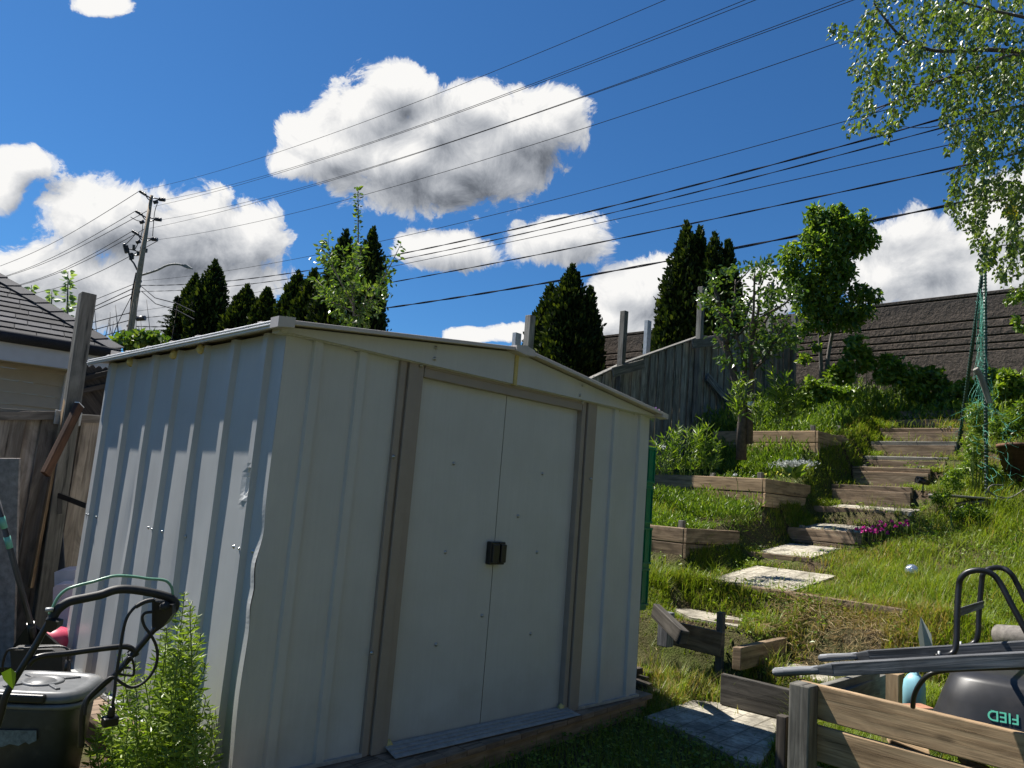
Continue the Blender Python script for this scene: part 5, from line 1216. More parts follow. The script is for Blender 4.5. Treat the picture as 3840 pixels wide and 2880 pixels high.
# plants in the beds
def bed_fill(b, n, size, label, mat='leaf_weed', width=.3, hz=.10, shape='lance', name='bed_plants'):
    x = RNG.uniform(b['X']+.06, b['R'][0], n); y = RNG.uniform(b['Y']+.05, b['YL'], n); hgt = hz*vnoise(x, y, 7, 3)*1.6
    C = np.stack([x, y, b['z']+RNG.random(n)*hgt], -1); D = np.stack([RNG.normal(0, .5, n), RNG.normal(0, .5, n), np.ones(n)*.7], -1)
    o = leaf_mesh(name, C, D, RNG.uniform(.5, 1.2, n)*size, M[mat], None, width=width, shape=shape); o['label'] = label; o['kind'] = 'stuff'; return o
bed_fill(BA, 5200, .05, 'low green herbs filling the lowest bed', hz=.12)
bed_fill(BB, 1800, .05, 'sparse weeds in the middle bed', hz=.10); bed_fill(BC, 2300, .06, 'weeds in the upper bed', hz=.14)
# weeds heaped behind the lowest bed and between the beds
def heap(x0, x1, y0, y1, n, hz, size, mat, nm, width=.25):
    x = RNG.uniform(x0, x1, n); y = RNG.uniform(y0, y1, n); C = np.stack([x, y, H(x, y)+RNG.random(n)*hz*(.4+vnoise(x, y, 5, 2))], -1); D = np.stack([RNG.normal(0, .5, n), RNG.normal(0, .5, n), np.ones(n)], -1)
    o = leaf_mesh(nm, C, D, RNG.uniform(.5, 1.3, n)*size, M[mat], None, width=width, shape='lance'); o['kind'] = 'stuff'
heap(BA['X']+.9, BB['X']-.02, 1.1, 2.9, 7000, .22, .06, 'leaf_weed', 'undergrowth')
heap(BB['R'][0], BC['X']-.02, 1.3, 3.0, 5000, .20, .07, 'leaf_weed', 'undergrowth')
heap(8.4, 11.8, 1.3, 3.1, 15000, .42, .08, 'leaf_weed', 'undergrowth', .28)
heap(10.6, 12.4, -3.5, 1.3, 9000, .30, .08, 'leaf_bush', 'undergrowth', .4)
heap(7.0, 11.0, -4.2, -1.2, 9000, .22, .06, 'leaf_weed', 'undergrowth')
# big pale leaves and yellow flowers at the corner of the middle bed
p = at(1712, 1030, D=float(np.dot(at(1700, 1035, X=BB['X']+.5)-CAM, _F))); t = thing('broadleaf_plant', 'rosette of big pale green leaves in the corner of the middle bed', 'plant', tuple(map(float, p)))
L = [(p+RNG.normal(size=3)*.02, np.array((math.cos(a), math.sin(a), random.uniform(.3, 1.2))), random.uniform(.15, .24)) for a in np.linspace(0, 6, 9)]; leaf_obj('foliage', L, M['leaf_weed'], t, width=.38, droop=.2, fold=.3)
p = at(1672, 1026, D=float(np.dot(at(1672, 1035, X=BB['X']+.35)-CAM, _F))); t = thing('yellow_flowers', 'small cluster of pale yellow flowers in the middle bed', 'flowers', tuple(map(float, p)))
L = []; m = MB()
for _ in range(9):
    q = p+np.array((random.gauss(0, .10), random.gauss(0, .10), random.uniform(-.02, .07))); m.tube([q+np.array((0, 0, -.14)), q], .002, 4)
    for _ in range(8): L.append((q, RNG.normal(size=3), .016))
m.build('stems', M['stem'], t); leaf_obj('flowers', L, M['yellow_flower'], t, width=.8)
q0 = at(1718, 1003, X=float(BB['X'])+1.0); t = thing('silver_groundcover', 'mat of silvery grey leaves on the bank behind the middle bed', 'plant', tuple(map(float, q0)))
L = [(at(1718+random.gauss(0, 19), 1003+random.gauss(0, 3), D=float(np.dot(q0-CAM, _F))+random.uniform(-.2, .2)), RNG.normal(size=3)+np.array((0, 0, .8)), .035) for _ in range(900)]; leaf_obj('foliage', L, M['silver_leaf'], t, width=.35)
p = hit(1890, 995); stem_plant(1757+0, 1000, 26, 'small leafy weed growing on the sixth stair tread', n=3, leaf=.07, name='weed_plant')
# white-veined thistle leaf standing in the grass behind the wheelbarrow
p = at(2003, 1395, D=5.0); t = thing('thistle_plant', 'single upright grey-green spiny leaf behind the wheelbarrow handles', 'plant', tuple(map(float, p)))
L = [(p+np.array((0, 0, -.12)), np.array((-.12, .05, 1)), .30), (p+np.array((0, 0, -.12)), np.array((.15, .1, .8)), .2)]; leaf_obj('foliage', L, M['silver_leaf'], t, width=.30, fold=.5, droop=.15)

# cleavers against the side wall of the shed
t = thing('cleavers_plant', 'large bright green cleavers climbing against the sunlit side wall of the shed', 'plant', (-.35, -.3, -.2), None)
m = MB(); L = []
stems = []
def cl(pts, D0, k=1):
    P = [at(*c3(x, y), D=D0+d) for (x, y, d) in pts]; S = spline(P, 8); stems.append(S)
top = [(1390, 345), (1450, 440), (1480, 520), (1500, 650), (1520, 860), (1560, 1180), (1590, 1270), (1340, 500), (1280, 640), (1240, 780), (1140, 880), (1080, 960), (940, 990), (880, 1130), (810, 1180), (1440, 1020), (1460, 1130), (1320, 800), (1010, 990), (1270, 950), (1200, 870), (1420, 600), (1370, 620), (1350, 760), (1300, 1010), (1180, 1050), (1100, 1100), (1000, 1180), (900, 1250), (720, 1400), (690, 1540), (760, 1600), (1490, 1400), (1570, 1300), (1530, 1480), (1400, 900), (930, 800), (1020, 850)]
for (x, y) in top+[(random.uniform(780, 1520), random.uniform(1080, 1600)) for _ in range(30)]+[(random.gauss(1330, 90), random.uniform(560, 1150)) for _ in range(12)]:
    bx = 1130+(x-1130)*.8+random.gauss(0, 70); dd = random.uniform(-.25, .22); D0 = 3.15-.25*(x-1200)/500
    cl([(bx, 1760, dd*.4), ((bx+x)/2+random.gauss(0, 40), (1760+y)/2, dd*.8), (x+random.gauss(0, 14), y+60, dd), (x, y, dd)], D0)
for S in stems:
    m.tube(S, [.0028-.0012*i/(len(S)-1) for i in range(len(S))], 4, cap=False)
    A = np.array(S); seg = np.linalg.norm(np.diff(A, axis=0), axis=1); cum = np.concatenate(([0], np.cumsum(seg))); tot = cum[-1]; s_ = tot*.12
    while s_ < tot:
        i = max(min(np.searchsorted(cum, s_)-1, len(seg)-1), 0); p = A[i]+(A[i+1]-A[i])*((s_-cum[i])/seg[i]); tdir = (A[i+1]-A[i])/seg[i]
        near = (tot-s_)/tot; ls = .022+.028*min(1, near*4)
        u1 = np.cross(tdir, (1, .3, .2)); u1 /= np.linalg.norm(u1); u2 = np.cross(tdir, u1); a0 = random.uniform(0, 6.28); nl = random.choice((6, 7))
        for k in range(nl):
            a = a0+6.283*k/nl; L.append((p, u1*math.cos(a)+u2*math.sin(a)+tdir*random.uniform(.15, .6), ls*random.uniform(.8, 1.15)))
        s_ += .019+.030*min(1, near*2.5)
m.build('stems', M['stem'], t); leaf_obj('foliage', L, M['leaf_cleavers'], t, width=.24, fold=.2, droop=.12)
print('leaves cleavers', len(L))
# ------------------------------------------------------------------ right foreground: timber box and upturned wheelbarrow
r2 = lambda x, y: ((x*.4973+2740)/1.736, (y*.4973+2055)/1.736)
r1 = lambda x, y: ((x*.4973+2300)/1.736, (y*.4973+2055)/1.736)
KW = 1.108
P = at(1736, 1476, D=3.6); PX, PY, PZ = map(float, P)
bx = thing('timber_box', 'open timber box with a square grey corner post and gaps between its boards, right foreground', 'planter', (PX, PY, -.2))
m = MB(); m.beam((PX, PY, -.25), (PX, PY, PZ), .102, .102, (0, 1, 0), jit=.002); m.build('corner_post', M['wood_grey'], bx, bevel=.008)
t0 = at(1768, 1478, X=PX+.065); t1 = at(2212, 1583, X=PX+.065); sl = (t1[2]-t0[2])/(t1[1]-t0[1]); zt = float(t0[2])
y0, y1 = PY+.045, PY-1.9; zat = lambda y, off=0: zt+sl*(y-float(t0[1]))-off
H1 = float(t0[2]-at(1768, 1553, X=PX+.065)[2]); off = 0
for k, (h, gap, nm) in enumerate(((H1, .028, 'sunlit top board'), (H1, .03, ''), (H1, .02, ''))):
    m = MB(); x = PX+.066+(.004 if k == 1 else 0); m.beam((x, y0, zat(y0, off+h/2)), (x, y1, zat(y1, off+h/2)), .038, h, jit=.002); m.build('side_board', M['wood_tan'], bx, bevel=.006); off += h+gap
q0 = at(1822, 1488, Z=PZ-.06); q1 = at(1900, 1458, Z=PZ-.06)
m = MB(); dd_ = (q1-q0)/np.linalg.norm(q1-q0); m.beam(q0-dd_*.15-np.array((0, 0, .07)), q1+dd_*.05-np.array((0, 0, .07)), .038, .14, jit=.002); m.build('end_board', M['wood_grey'], bx, bevel=.004)
q = at(1929, 1452, D=4.5); m = MB(); m.beam((q[0], q[1], -.2), (q[0], q[1], float(q[2])), .10, .10, (0, 1, 0)); m.build('inner_post', M['wood_tan'], bx, bevel=.005)
m = MB(); m.beam((PX+.09, PY-.02, PZ-.085), (PX+.9, PY-.02, PZ-.085), .036, .13); m.build('end_board', M['wood_grey'], bx, bevel=.004)
for (a, b, w, h, lab, mt) in (((1190, 1440), (1500, 1560), .09, .03, 'short orange-brown board lying in the timber box, seen through the upper gap', 'wood_tan'), ((1740, 1600), (1960, 1680), .09, .03, 'board end lying in the timber box, at the bottom edge of the picture', 'wood_tan')):
    o = timber(at(*r2(*a), X=PX+.22), at(*r2(*b), X=PX+.28), w, h, lab, mt, top=False, name='loose_board'); o['category'] = 'board'
p = at(1692, 1545, D=3.7); m = MB(); m.beam((p[0], p[1], -.25), (p[0], p[1], float(p[2])), .05, .05, (0, 1, 0)); o = m.build('wooden_stake', M['wood_dark'], None, bevel=.005); tag(o, 'short dark stake in the shade, left of the big corner post', 'stake')
p = at(1975, 1478, D=4.2); t = thing('plastic_jug', 'pale blue plastic jug standing behind the boards under the wheelbarrow', 'jug', (float(p[0]), float(p[1]), float(p[2])-.12))
m = MB(); m.lathe((p[0], p[1], float(p[2])-.14), [(.045, 0), (.055, .01), (.055, .12), (.05, .16), (.03, .19), (.022, .195), (.022, .22), (.0001, .221)], 20, power=3); m.build('body', M['blue_jug'], t)
m = MB(); m.lathe((p[0], p[1], float(p[2])+.08), [(.026, 0), (.026, .022), (.0001, .023)], 16); m.build('cap', M['white_fluff'], t)
p = at(*r2(1345, 1150), D=3.85); m = MB(); m.beam(p+np.array((-.05, .02, -.05)), p+np.array((.09, -.06, -.05)), .09, .055, jit=.002); o = m.build('brick', M['brick'], None, bevel=.006); tag(o, 'orange brick in the timber box beside the black tray', 'brick')

wb = thing('wheelbarrow', 'upturned wheelbarrow with weathered grey wooden handles and black tray, legs in the air', 'wheelbarrow', tuple(map(float, at(2100, 1450, D=3.0))))
def handle(a, b, Da, Db, th):
    A = at(*r2(*a), D=Da*KW); Bq = at(*r2(*b), D=Db*KW); d_ = (Bq-A); L = np.linalg.norm(d_); d_ /= L
    m = MB(); g0, g1 = .17, .26
    m.tube([A, A+d_*.012, A+d_*.05, A+d_*g0, A+d_*(g0+.03)], [.012, .019, .020, .018, .020], 12, cap=True)
    # taper from round grip to square shaft
    q0, q1 = A+d_*(g0+.01), A+d_*g1; X_ = np.cross(d_, (0, 0, 1)); X_ /= np.linalg.norm(X_); Z_ = np.cross(X_, d_); hw = th/2
    vs = [q0+X_*sx*.015+Z_*sz*.015 for sx, sz in ((-1, -1), (1, -1), (1, 1), (-1, 1))]+[q1+X_*sx*hw+Z_*sz*hw for sx, sz in ((-1, -1), (1, -1), (1, 1), (-1, 1))]
    m._add(vs, [(0, 1, 5, 4), (1, 2, 6, 5), (2, 3, 7, 6), (3, 0, 4, 7)], [[(0, 0), (0, .04), (.1, .04), (.1, 0)]]*4)
    m.beam(q1-d_*.001, A+d_*(L+.35), th, th, jit=.001)
    m.build('handle', M['handle_grey'], wb, bevel=.003); return A, d_
hA, dA_ = handle((318, 938), (2212, 838), 3.05, 2.62, .052)
hB, dB_ = handle((662, 832), (2212, 745), 3.62, 3.15, .052)
def tube_px(name, pts, r, mat, par, n=6, D=None, f=r2):
    Pq = [at(*f(p[0], p[1]), D=(p[2] if len(p) > 2 else D)*KW) for p in pts]; m = MB(); m.tube(spline(Pq, n), r, 10); return m.build(name, mat, par)
tube_px('leg', [(1545, 820, 2.86), (1620, 815, 2.86), (1680, 785, 2.86), (1702, 700, 2.87), (1708, 500, 2.9), (1720, 300, 2.93), (1735, 230, 2.93), (1790, 182, 2.92), (1880, 168, 2.9), (1970, 195, 2.88), (2035, 270, 2.86), (2120, 430, 2.82), (2300, 760, 2.75)], .0125, M['black'], wb)
tube_px('leg', [(1710, 745, 3.3), (1790, 738, 3.3), (1845, 705, 3.3), (1866, 640, 3.3), (1872, 500, 3.32), (1893, 260, 3.34), (1905, 195, 3.34), (1950, 158, 3.34), (2040, 150, 3.33), (2110, 190, 3.3), (2170, 290, 3.28), (2330, 620, 3.2)], .0125, M['black'], wb)
m = MB(); m.beam(at(*r2(1712, 487), D=2.9*KW), at(*r2(1905, 425), D=3.32*KW), .004, .034); m.build('brace', M['handle_grey'], wb)
for q in ((1572, 800, 2.86), (1735, 725, 3.3)):
    p = at(*r2(q[0], q[1]), D=q[2]*KW); m = MB(); m.tube([p+np.array((0, 0, -.03)), p+np.array((0, 0, .012))], .005, 8); m.lathe(p, [(.009, -.012), (.009, -.004), (.0001, -.0035)], 6); m.build('bolt', M['zinc'], wb)
# tray: rounded tapered box, open side down
hd = (dA_+dB_)/2; hd[2] = 0; hd /= np.linalg.norm(hd); pd = np.array((-hd[1], hd[0], 0)); 
if np.dot(pd, CAM-hA) < 0: pd = -pd
tz = float(at(2150, 1461, D=2.95*KW)[2]); tc_ = at(2290, 1480, D=2.98*KW); 
AX = Matrix(((hd[0], pd[0], 0), (hd[1], pd[1], 0), (0, 0, 1)))
prof = [(.0001, 0), (.20, -.002), (.245, -.012), (.262, -.03), (.285, -.12), (.312, -.24), (.318, -.262), (.332, -.268), (.335, -.285), (.322, -.288), (.305, -.27), (.30, -.24)]
m = MB(); m.lathe((tc_[0], tc_[1], tz), [(r, z) for r, z in prof], 64, axis=AX, sx=1.55, sy=1.05, power=5); tray_o = m.build('tray', M['black_tray'], wb)
m = MB(); th_ = np.linspace(0, 2*np.pi, 60, endpoint=False); ring = []
for a in th_:
    ca, sa = math.cos(a), math.sin(a); q_ = (abs(ca)**5+abs(sa)**5)**(-.2); v = AX @ Vector((.338*1.55*ca*q_, .338*1.05*sa*q_, -.278)); ring.append((tc_[0]+v.x, tc_[1]+v.y, tz+v.z))
m.tube(ring, .011, 8, closed=True); m.build('rim', M['black'], tray_o)
tube_px('frame_tube', [(1374, 1200, 2.86), (1382, 1120, 2.84), (1420, 1035, 2.82), (1490, 960, 2.8), (1600, 926, 2.78), (1800, 912, 2.75), (2240, 896, 2.68)], .010, M['black'], wb)
# lettering on the tray side, upside down because the barrow is
from mathutils.bvhtree import BVHTree
bvh = BVHTree.FromPolygons([v.co for v in tray_o.data.vertices], [tuple(p.vertices) for p in tray_o.data.polygons])
def onface(px, py, lift=.004):
    r = Vector(map(float, ray(px, py))).normalized(); h_ = bvh.ray_cast(Vector(map(float, CAM)), r); return h_[0]+h_[1]*(lift if h_[1].dot(r) < 0 else -lift)
def text(body, origin, right, up, size, mat, par, name='lettering', thick=.0006):
    cu = bpy.data.curves.new(name, 'FONT'); cu.body = body; cu.size = size; cu.extrude = thick; cu.offset = .0006; tmp = bpy.data.objects.new('tmp', cu); COL.objects.link(tmp)
    dg = bpy.context.evaluated_depsgraph_get(); me = bpy.data.meshes.new_from_object(tmp.evaluated_get(dg)); bpy.data.objects.remove(tmp)
    X_ = Vector(right).normalized(); Y_ = Vector(up); Y_ = (Y_-X_*Y_.dot(X_)).normalized(); Z_ = X_.cross(Y_); Mx = Matrix((X_, Y_, Z_)).transposed().to_4x4(); Mx.translation = Vector(origin)
    me.transform(Mx); return link(name, me, mat, par)
M['mint'] = plain('mint', (.10, .50, .36), .5, var=.05)
l_, r_e, u_ = onface(*r2(1968, 1262)), onface(*r2(2190, 1300)), onface(*r2(1990, 1200))
wtxt = (l_-r_e).normalized(); upt = (l_-u_).normalized()      # letters read right to left and upside down
o_ = l_-wtxt*.092
text('FIED', o_+(u_-l_)*.55, wtxt, upt, .058, M['mint'], tray_o)
text('TM', onface(*r2(1964, 1222))-wtxt*.012, wtxt, upt, .009, M['mint'], tray_o)

# ------------------------------------------------------------------ netting poles and things on the bank
def pole(px0, D0, px1, D1, r, label, nubs=True):
    a = at(*px0, D=D0); b = at(*px1, D=D1); m = MB(); a = a+(a-b)/np.linalg.norm(a-b)*.2; m.tube([a, b], r, 10)
    L_ = np.linalg.norm(b-a); d_ = (b-a)/L_
    if nubs:
        for s_ in np.arange(.02, L_, .04): m.tube([a+d_*s_, a+d_*(s_+.008)], r*1.25, 8)
    o = m.build('garden_pole', M['green_pole'], None); return tag(o, label, 'garden pole', 'green netting poles')
pole((2131, 1090), 8.57, (2127, 563), 8.95, .020, 'near upright dark green pole of the netting teepee')
pole((2072, 955), 10.3, (2128, 545), 9.05, .020, 'leaning dark green pole of the netting teepee, behind the upright one')
nt_ = thing('garden_netting', 'torn turquoise green plastic netting hanging in a bundle on the two garden poles', 'netting', tuple(map(float, at(2120, 1000, D=8.8))))
m = MB()
for k in range(26):
    x0 = random.gauss(1892, 22); P_ = [(x0, random.uniform(660, 760)), (random.gauss(1893, 14), 900), (random.gauss(1890, 20), 1100), (random.gauss(1898, 28), 1300), (random.gauss(1890, 55), 1480), (random.gauss(1880, 90), random.uniform(1550, 1700))]
    m.tube(spline([at(*c6(*p), D=8.9+random.uniform(-.15, .15)) for p in P_], 5), .0015, 3, cap=False)
for k in range(60):
    y = random.uniform(760, 1650); w = 30+max(0, (y-1150))*.22; x = 1893-w/2+random.gauss(0, 12)
    m.tube(spline([at(*c6(x+w*u, y+random.gauss(0, 14)), D=8.9+random.uniform(-.1, .1)) for u in (0, .5, 1)], 3), .0014, 3, cap=False)
for k in range(52):
    x, y = random.uniform(1600, 2230), random.uniform(0, 1200); x, y = (x+random.gauss(0, 40), y) if y < 500 else (x+ (y-500)*.35, y); a = random.gauss(1.3, .8); Ln = random.uniform(120, 380); q = []
    for u in np.linspace(0, 1, 5): q.append(at(*c9(x+math.cos(a)*Ln*u+random.gauss(0, 18), y+math.sin(a)*Ln*u*.8+random.gauss(0, 14)), D=8.45-.2*u+random.uniform(-.1, .1)))
    m.tube(spline(q, 4), .0014, 3, cap=False)
m.build('strands', M['net'], nt_)
for (a, b) in (((2098, 660), (2150, 648)), ((2082, 760), (2140, 770)), ((2088, 850), (2135, 845))):
    pass
m = MB(); m.tube(spline([at(*c6(x, y), D=8.5) for x, y in ((1845, 1272), (1880, 1320), (1905, 1390), (1930, 1460), (1955, 1530))], 5), [.03]*21, 8); o = m.build('driftwood', M['wood_grey'], None); tag(o, 'pale curved piece of driftwood leaning by the netting pole', 'branch')
w_ = thing('wattle_edging', 'low woven stick edging lying on the bank below the netting', 'edging', tuple(map(float, at(*c9(1830, 1060), D=8.55))))
for k in range(13):
    m = MB(); m.tube(spline([at(*c9(1520+random.uniform(-20, 30)+u*620, 1095-u*50+k*4.5-30+random.gauss(0, 5)), D=8.5+random.uniform(-.05, .05)) for u in np.linspace(0, 1, 6)], 3), .011, 6); m.build('stick', M['wood_tan' if k % 3 else 'wood_grey'], w_)
m = MB(); q = at(*c9(1680, 1015), D=8.6); m.beam(q+np.array((-.35, .3, 0)), q+np.array((.2, -.25, .0)), .25, .02); o = m.build('stone_plate', M['cement'], None, bevel=.005); tag(o, 'grey flat plate lying behind the wattle edging', 'plate')
m = MB(); m.tube(spline([at(*c9(x, y), D=8.3) for x, y in ((2000, 885), (1900, 880), (1850, 905), (1850, 945), (1900, 985), (2010, 1015), (2100, 1000), (2230, 920))], 6), .008, 6); o = m.build('bare_vine', M['wood_grey'], None); tag(o, 'bare looping vine above the wattle edging', 'vine')
q = at(*c9(2200, 850), D=8.9); t = thing('plant_pot', 'dark brown square plant pot among the plants at the right edge', 'pot', tuple(map(float, q)))
m = MB(); m.lathe(q, [(.0001, .0), (.15, 0), (.20, .40), (.215, .40), (.215, .44), (.195, .44), (.185, .38), (.14, .05), (.0001, .05)], 32, power=6, axis=Matrix.Rotation(.75, 3, 'Z')); m.build('body', M['wood_brown'], t)
q = at(*c9(1165, 855), D=8.9); t = thing('path_light', 'small black garden spotlight in the grass beside the stairs', 'lamp', tuple(map(float, q)))
m = MB(); m.tube([q+np.array((0, 0, -.15)), q], .008, 8); m.build('stake', M['black'], t); m = MB(); m.tube([q+np.array((-.05, .05, .03)), q+np.array((.06, -.04, .0))], [.045, .03], 12); m.box(q+np.array((-.07, -.03, .05)), q+np.array((.05, .06, .062))); m.build('lamp_head', M['black'], t)
q = at(1970, 1233, D=6.95); t = thing('solar_globe', 'cracked silvery glass globe light on a short stake in the grass', 'lamp', tuple(map(float, q)))
m = MB(); m.lathe(q, [(.061*math.cos(a), .061*math.sin(a)) for a in np.linspace(-1.45, 1.57, 14)], 20); m.build('globe', M['glass_ball'], t)
m = MB(); m.lathe(q, [(.012, -.25), (.012, -.10), (.028, -.085), (.032, -.056), (.0001, -.055)], 14); m.build('stake', M['zinc'], t)
q0, q1 = at(2158, 1372, D=5.3), at(2290, 1385, D=4.9); m = MB(); m.tube([q0, q0+(q1-q0)*.3, q1], [.072, .075, .07], 16); o = m.build('log', M['bark_grey'], None); tag(o, 'short pale cut log at the right edge behind the wheelbarrow', 'log')

# ------------------------------------------------------------------ left foreground: mower, bin, tools
mw = thing('lawn_mower', 'electric lawn mower whose black folding handle with a green bail rises in the left foreground', 'lawn mower', (-1.1, -.6, -.2))
Dh = lambda x: 2.62+.32*x/1300
def tp(name, pts, r, mat, n=6, par=mw, dd=0.0, closed=False):
    Pq = [at(*c3(x, y), D=Dh(x)+dd) for x, y in pts]; m = MB(); S = spline(Pq, n); m.tube(S, r, 10); return m.build(name, mat, par)
tp('handle_tube', [(-40, 1400), (10, 1240), (50, 1100), (160, 910), (250, 765), (350, 590), (400, 520)], .0115, M['black'])
tp('grip', [(375, 555), (400, 520), (440, 460), (520, 405), (640, 378), (760, 352), (860, 318), (950, 310), (1080, 325), (1200, 350), (1280, 375), (1320, 415), (1312, 460), (1275, 500)], .0165, M['black_rubber'])
tp('handle_tube', [(1275, 500), (1220, 560), (1150, 630), (1040, 760), (960, 850), (880, 940), (800, 1010), (700, 1100), (650, 1160), (622, 1260), (610, 1500)], .0115, M['black'])
tp('bail_bar', [(372, 500), (395, 455), (440, 370), (500, 315), (580, 285), (700, 255), (800, 225), (880, 210), (1000, 215), (1120, 232), (1210, 238), (1262, 255), (1295, 300), (1302, 355)], .0052, M['green_rod'])
tp('cross_bar', [(215, 880), (250, 840), (330, 812), (500, 795), (700, 768), (900, 745), (970, 748), (1010, 775), (1030, 810)], .0105, M['black'])
m = MB(); pts = [(1145, 400), (1300, 430), (1300, 500), (1235, 590), (1180, 632), (1145, 600)]; Pq = [at(*c3(x, y), D=2.90) for x, y in pts]; m.prism(Pq, tuple(_F*.05)); m.build('switch_box', M['black'], mw, bevel=.006)
m = MB(); q = at(*c3(1240, 440), D=2.88); m.lathe(q, [(.0001, -.012), (.016, -.012), (.016, .012), (.0001, .012)], 14, axis=Matrix.Rotation(1.2, 3, 'X')); m.build('switch_knob', M['black_rubber'], mw)
m = MB(); pts = [(350, 540), (435, 560), (430, 605), (380, 640), (330, 625)]; Pq = [at(*c3(x, y), D=2.68) for x, y in pts]; m.prism(Pq, tuple(_F*.035)); m.build('hinge_joint', M['black'], mw, bevel=.005)
m = MB(); q = at(*c3(372, 465), D=2.70); m.lathe(q, [(.0001, -.006), (.013, -.006), (.013, .006), (.0001, .006)], 12); m.build('hinge_bolt', M['zinc'], mw)
tp('power_cord', [(1170, 395), (1090, 405), (1020, 445), (960, 520), (925, 640), (905, 780), (885, 900), (872, 1000), (862, 1100), (848, 1190)], .0055, M['black_rubber'], dd=-.06)
tp('strain_relief', [(1160, 392), (1095, 404), (1022, 443)], .0085, M['black_rubber'], dd=-.06)
tp('power_cord', [(1150, 482), (1095, 490), (1073, 525), (1090, 590), (1140, 660), (1178, 740), (1187, 830), (1165, 910), (1115, 985), (1050, 1035), (980, 1050), (920, 1020), (870, 985), (825, 980), (740, 1050), (660, 1140), (640, 1260)], .0055, M['black_rubber'], dd=-.03)
m = MB(); q = at(*c3(848, 1190), D=2.77); q2 = at(*c3(835, 1270), D=2.77); m.tube([q, q2], [.010, .014], 10); m.beam(q2, at(*c3(825, 1335), D=2.77), .052, .036, (0, 1, 0)); m.build('plug', M['black'], mw, bevel=.004)
tp('cord_hook', [(985, 905), (930, 900), (895, 925), (895, 948), (990, 962), (1010, 945), (1008, 880), (990, 830), (965, 830), (940, 880), (905, 930)], .0042, M['black'], dd=-.04)
tp('cable_tie', [(960, 790), (985, 770), (1010, 790), (990, 815), (962, 800)], .003, M['black'])
# deck of the mower, below the frame of the picture
m = MB(); q = (-1.02, -1.05, -.2); m.lathe(q, [(.24, .06), (.25, .12), (.22, .20), (.14, .25), (.0001, .26)], 24, power=3, sx=1.1); m.build('mower_deck', M['black'], mw)
for dx, dy in ((-.25, -.2), (.25, -.2), (-.25, .2), (.25, .2)):
    m = MB(); m.lathe((q[0]+dx, q[1]+dy, q[2]+.09), [(.0001, -.02), (.09, -.02), (.09, .02), (.0001, .02)], 20, axis=Matrix.Rotation(math.pi/2, 3, 'Y')); m.build('wheel', M['black_rubber'], mw)
p = at(*c3(68, 985), D=2.62); L = [(p+np.array((0, 0, .035)), np.array((.15, -.1, -1)), .075)]; o = leaf_obj('leaf', L, M['leaf_weed'], None, width=.85, shape='heart', droop=.1); tag(o, 'single round green leaf in front of the mower handle tube', 'leaf')
# storage bin
bc = at(*c3(325, 1000), D=3.35); bn = thing('storage_bin', 'black lidded storage bin with a dusty ribbed lid and torn label', 'bin', (float(bc[0]), float(bc[1]), -.2))
BZ = float(bc[2]); yaw_b = -YAW+.12; AXb = Matrix.Rotation(yaw_b, 3, 'Z')
m = MB(); m.lathe((bc[0], bc[1], -.2), [(.0001, 0), (.165, 0), (.185, BZ+.2-.09), (.187, BZ+.2-.05)], 48, axis=AXb, power=4.5, sx=1.05, sy=.9); body_o = m.build('body', M['bin'], bn)
m = MB(); m.lathe((bc[0], bc[1], BZ), [(.19, -.075), (.218, -.068), (.224, -.055), (.216, -.048), (.205, -.046), (.20, -.052)], 48, axis=AXb, power=4.5, sx=1.05, sy=.9); m.build('rim', M['bin_lid'], bn)
m = MB(); m.lathe((bc[0], bc[1], BZ), [(.206, -.045), (.214, -.040), (.214, -.026), (.200, -.006), (.190, .0), (.168, -.001), (.162, -.007), (.150, -.007), (.08, -.004), (.0001, -.004)], 56, axis=AXb, power=4.5, sx=1.05, sy=.9); lid_o = m.build('lid', M['bin_lid'], bn)
m = MB(); m.lathe((bc[0], bc[1], BZ), [(.086, -.005), (.080, .004), (.070, .005), (.062, -.003), (.054, -.003), (.048, .004), (.0001, .005)], 40, axis=AXb); m.build('ring', M['bin_lid'], lid_o)
m = MB()
for a in (.75, 2.4, 3.9, 5.5):
    d_ = AXb @ Vector((math.cos(a), math.sin(a), 0)); m.beam(Vector((bc[0], bc[1], BZ+.0))+d_*.085, Vector((bc[0], bc[1], BZ-.002))+d_*.155, .020, .007)
m.build('ridge', M['bin_lid'], lid_o, bevel=.002)
fdv = AXb @ Vector((0, -1, 0)); sdv = AXb @ Vector((1, 0, 0)); c_ = Vector((bc[0], bc[1], BZ-.022))+fdv*.196
m = MB(); m.beam(c_-sdv*.10, c_+sdv*.10, .03, .035); m.build('latch', M['black'], lid_o, bevel=.008)
c_ = Vector((bc[0], bc[1], BZ-.19))+fdv*.170
m = MB(); pts = [(-.085, .03), (.075, .035), (.082, -.005), (.055, -.02), (.04, -.012), (.015, -.028), (-.02, -.022), (-.045, -.035), (-.083, -.03)]; m.prism([c_+sdv*x+Vector((0, 0, y)) for x, y in pts], tuple(fdv*.002)); M['torn_label'] = plain('torn_label', (.13, .16, .17), .6, var=.4, scale=60); m.build('label', M['torn_label'], body_o)
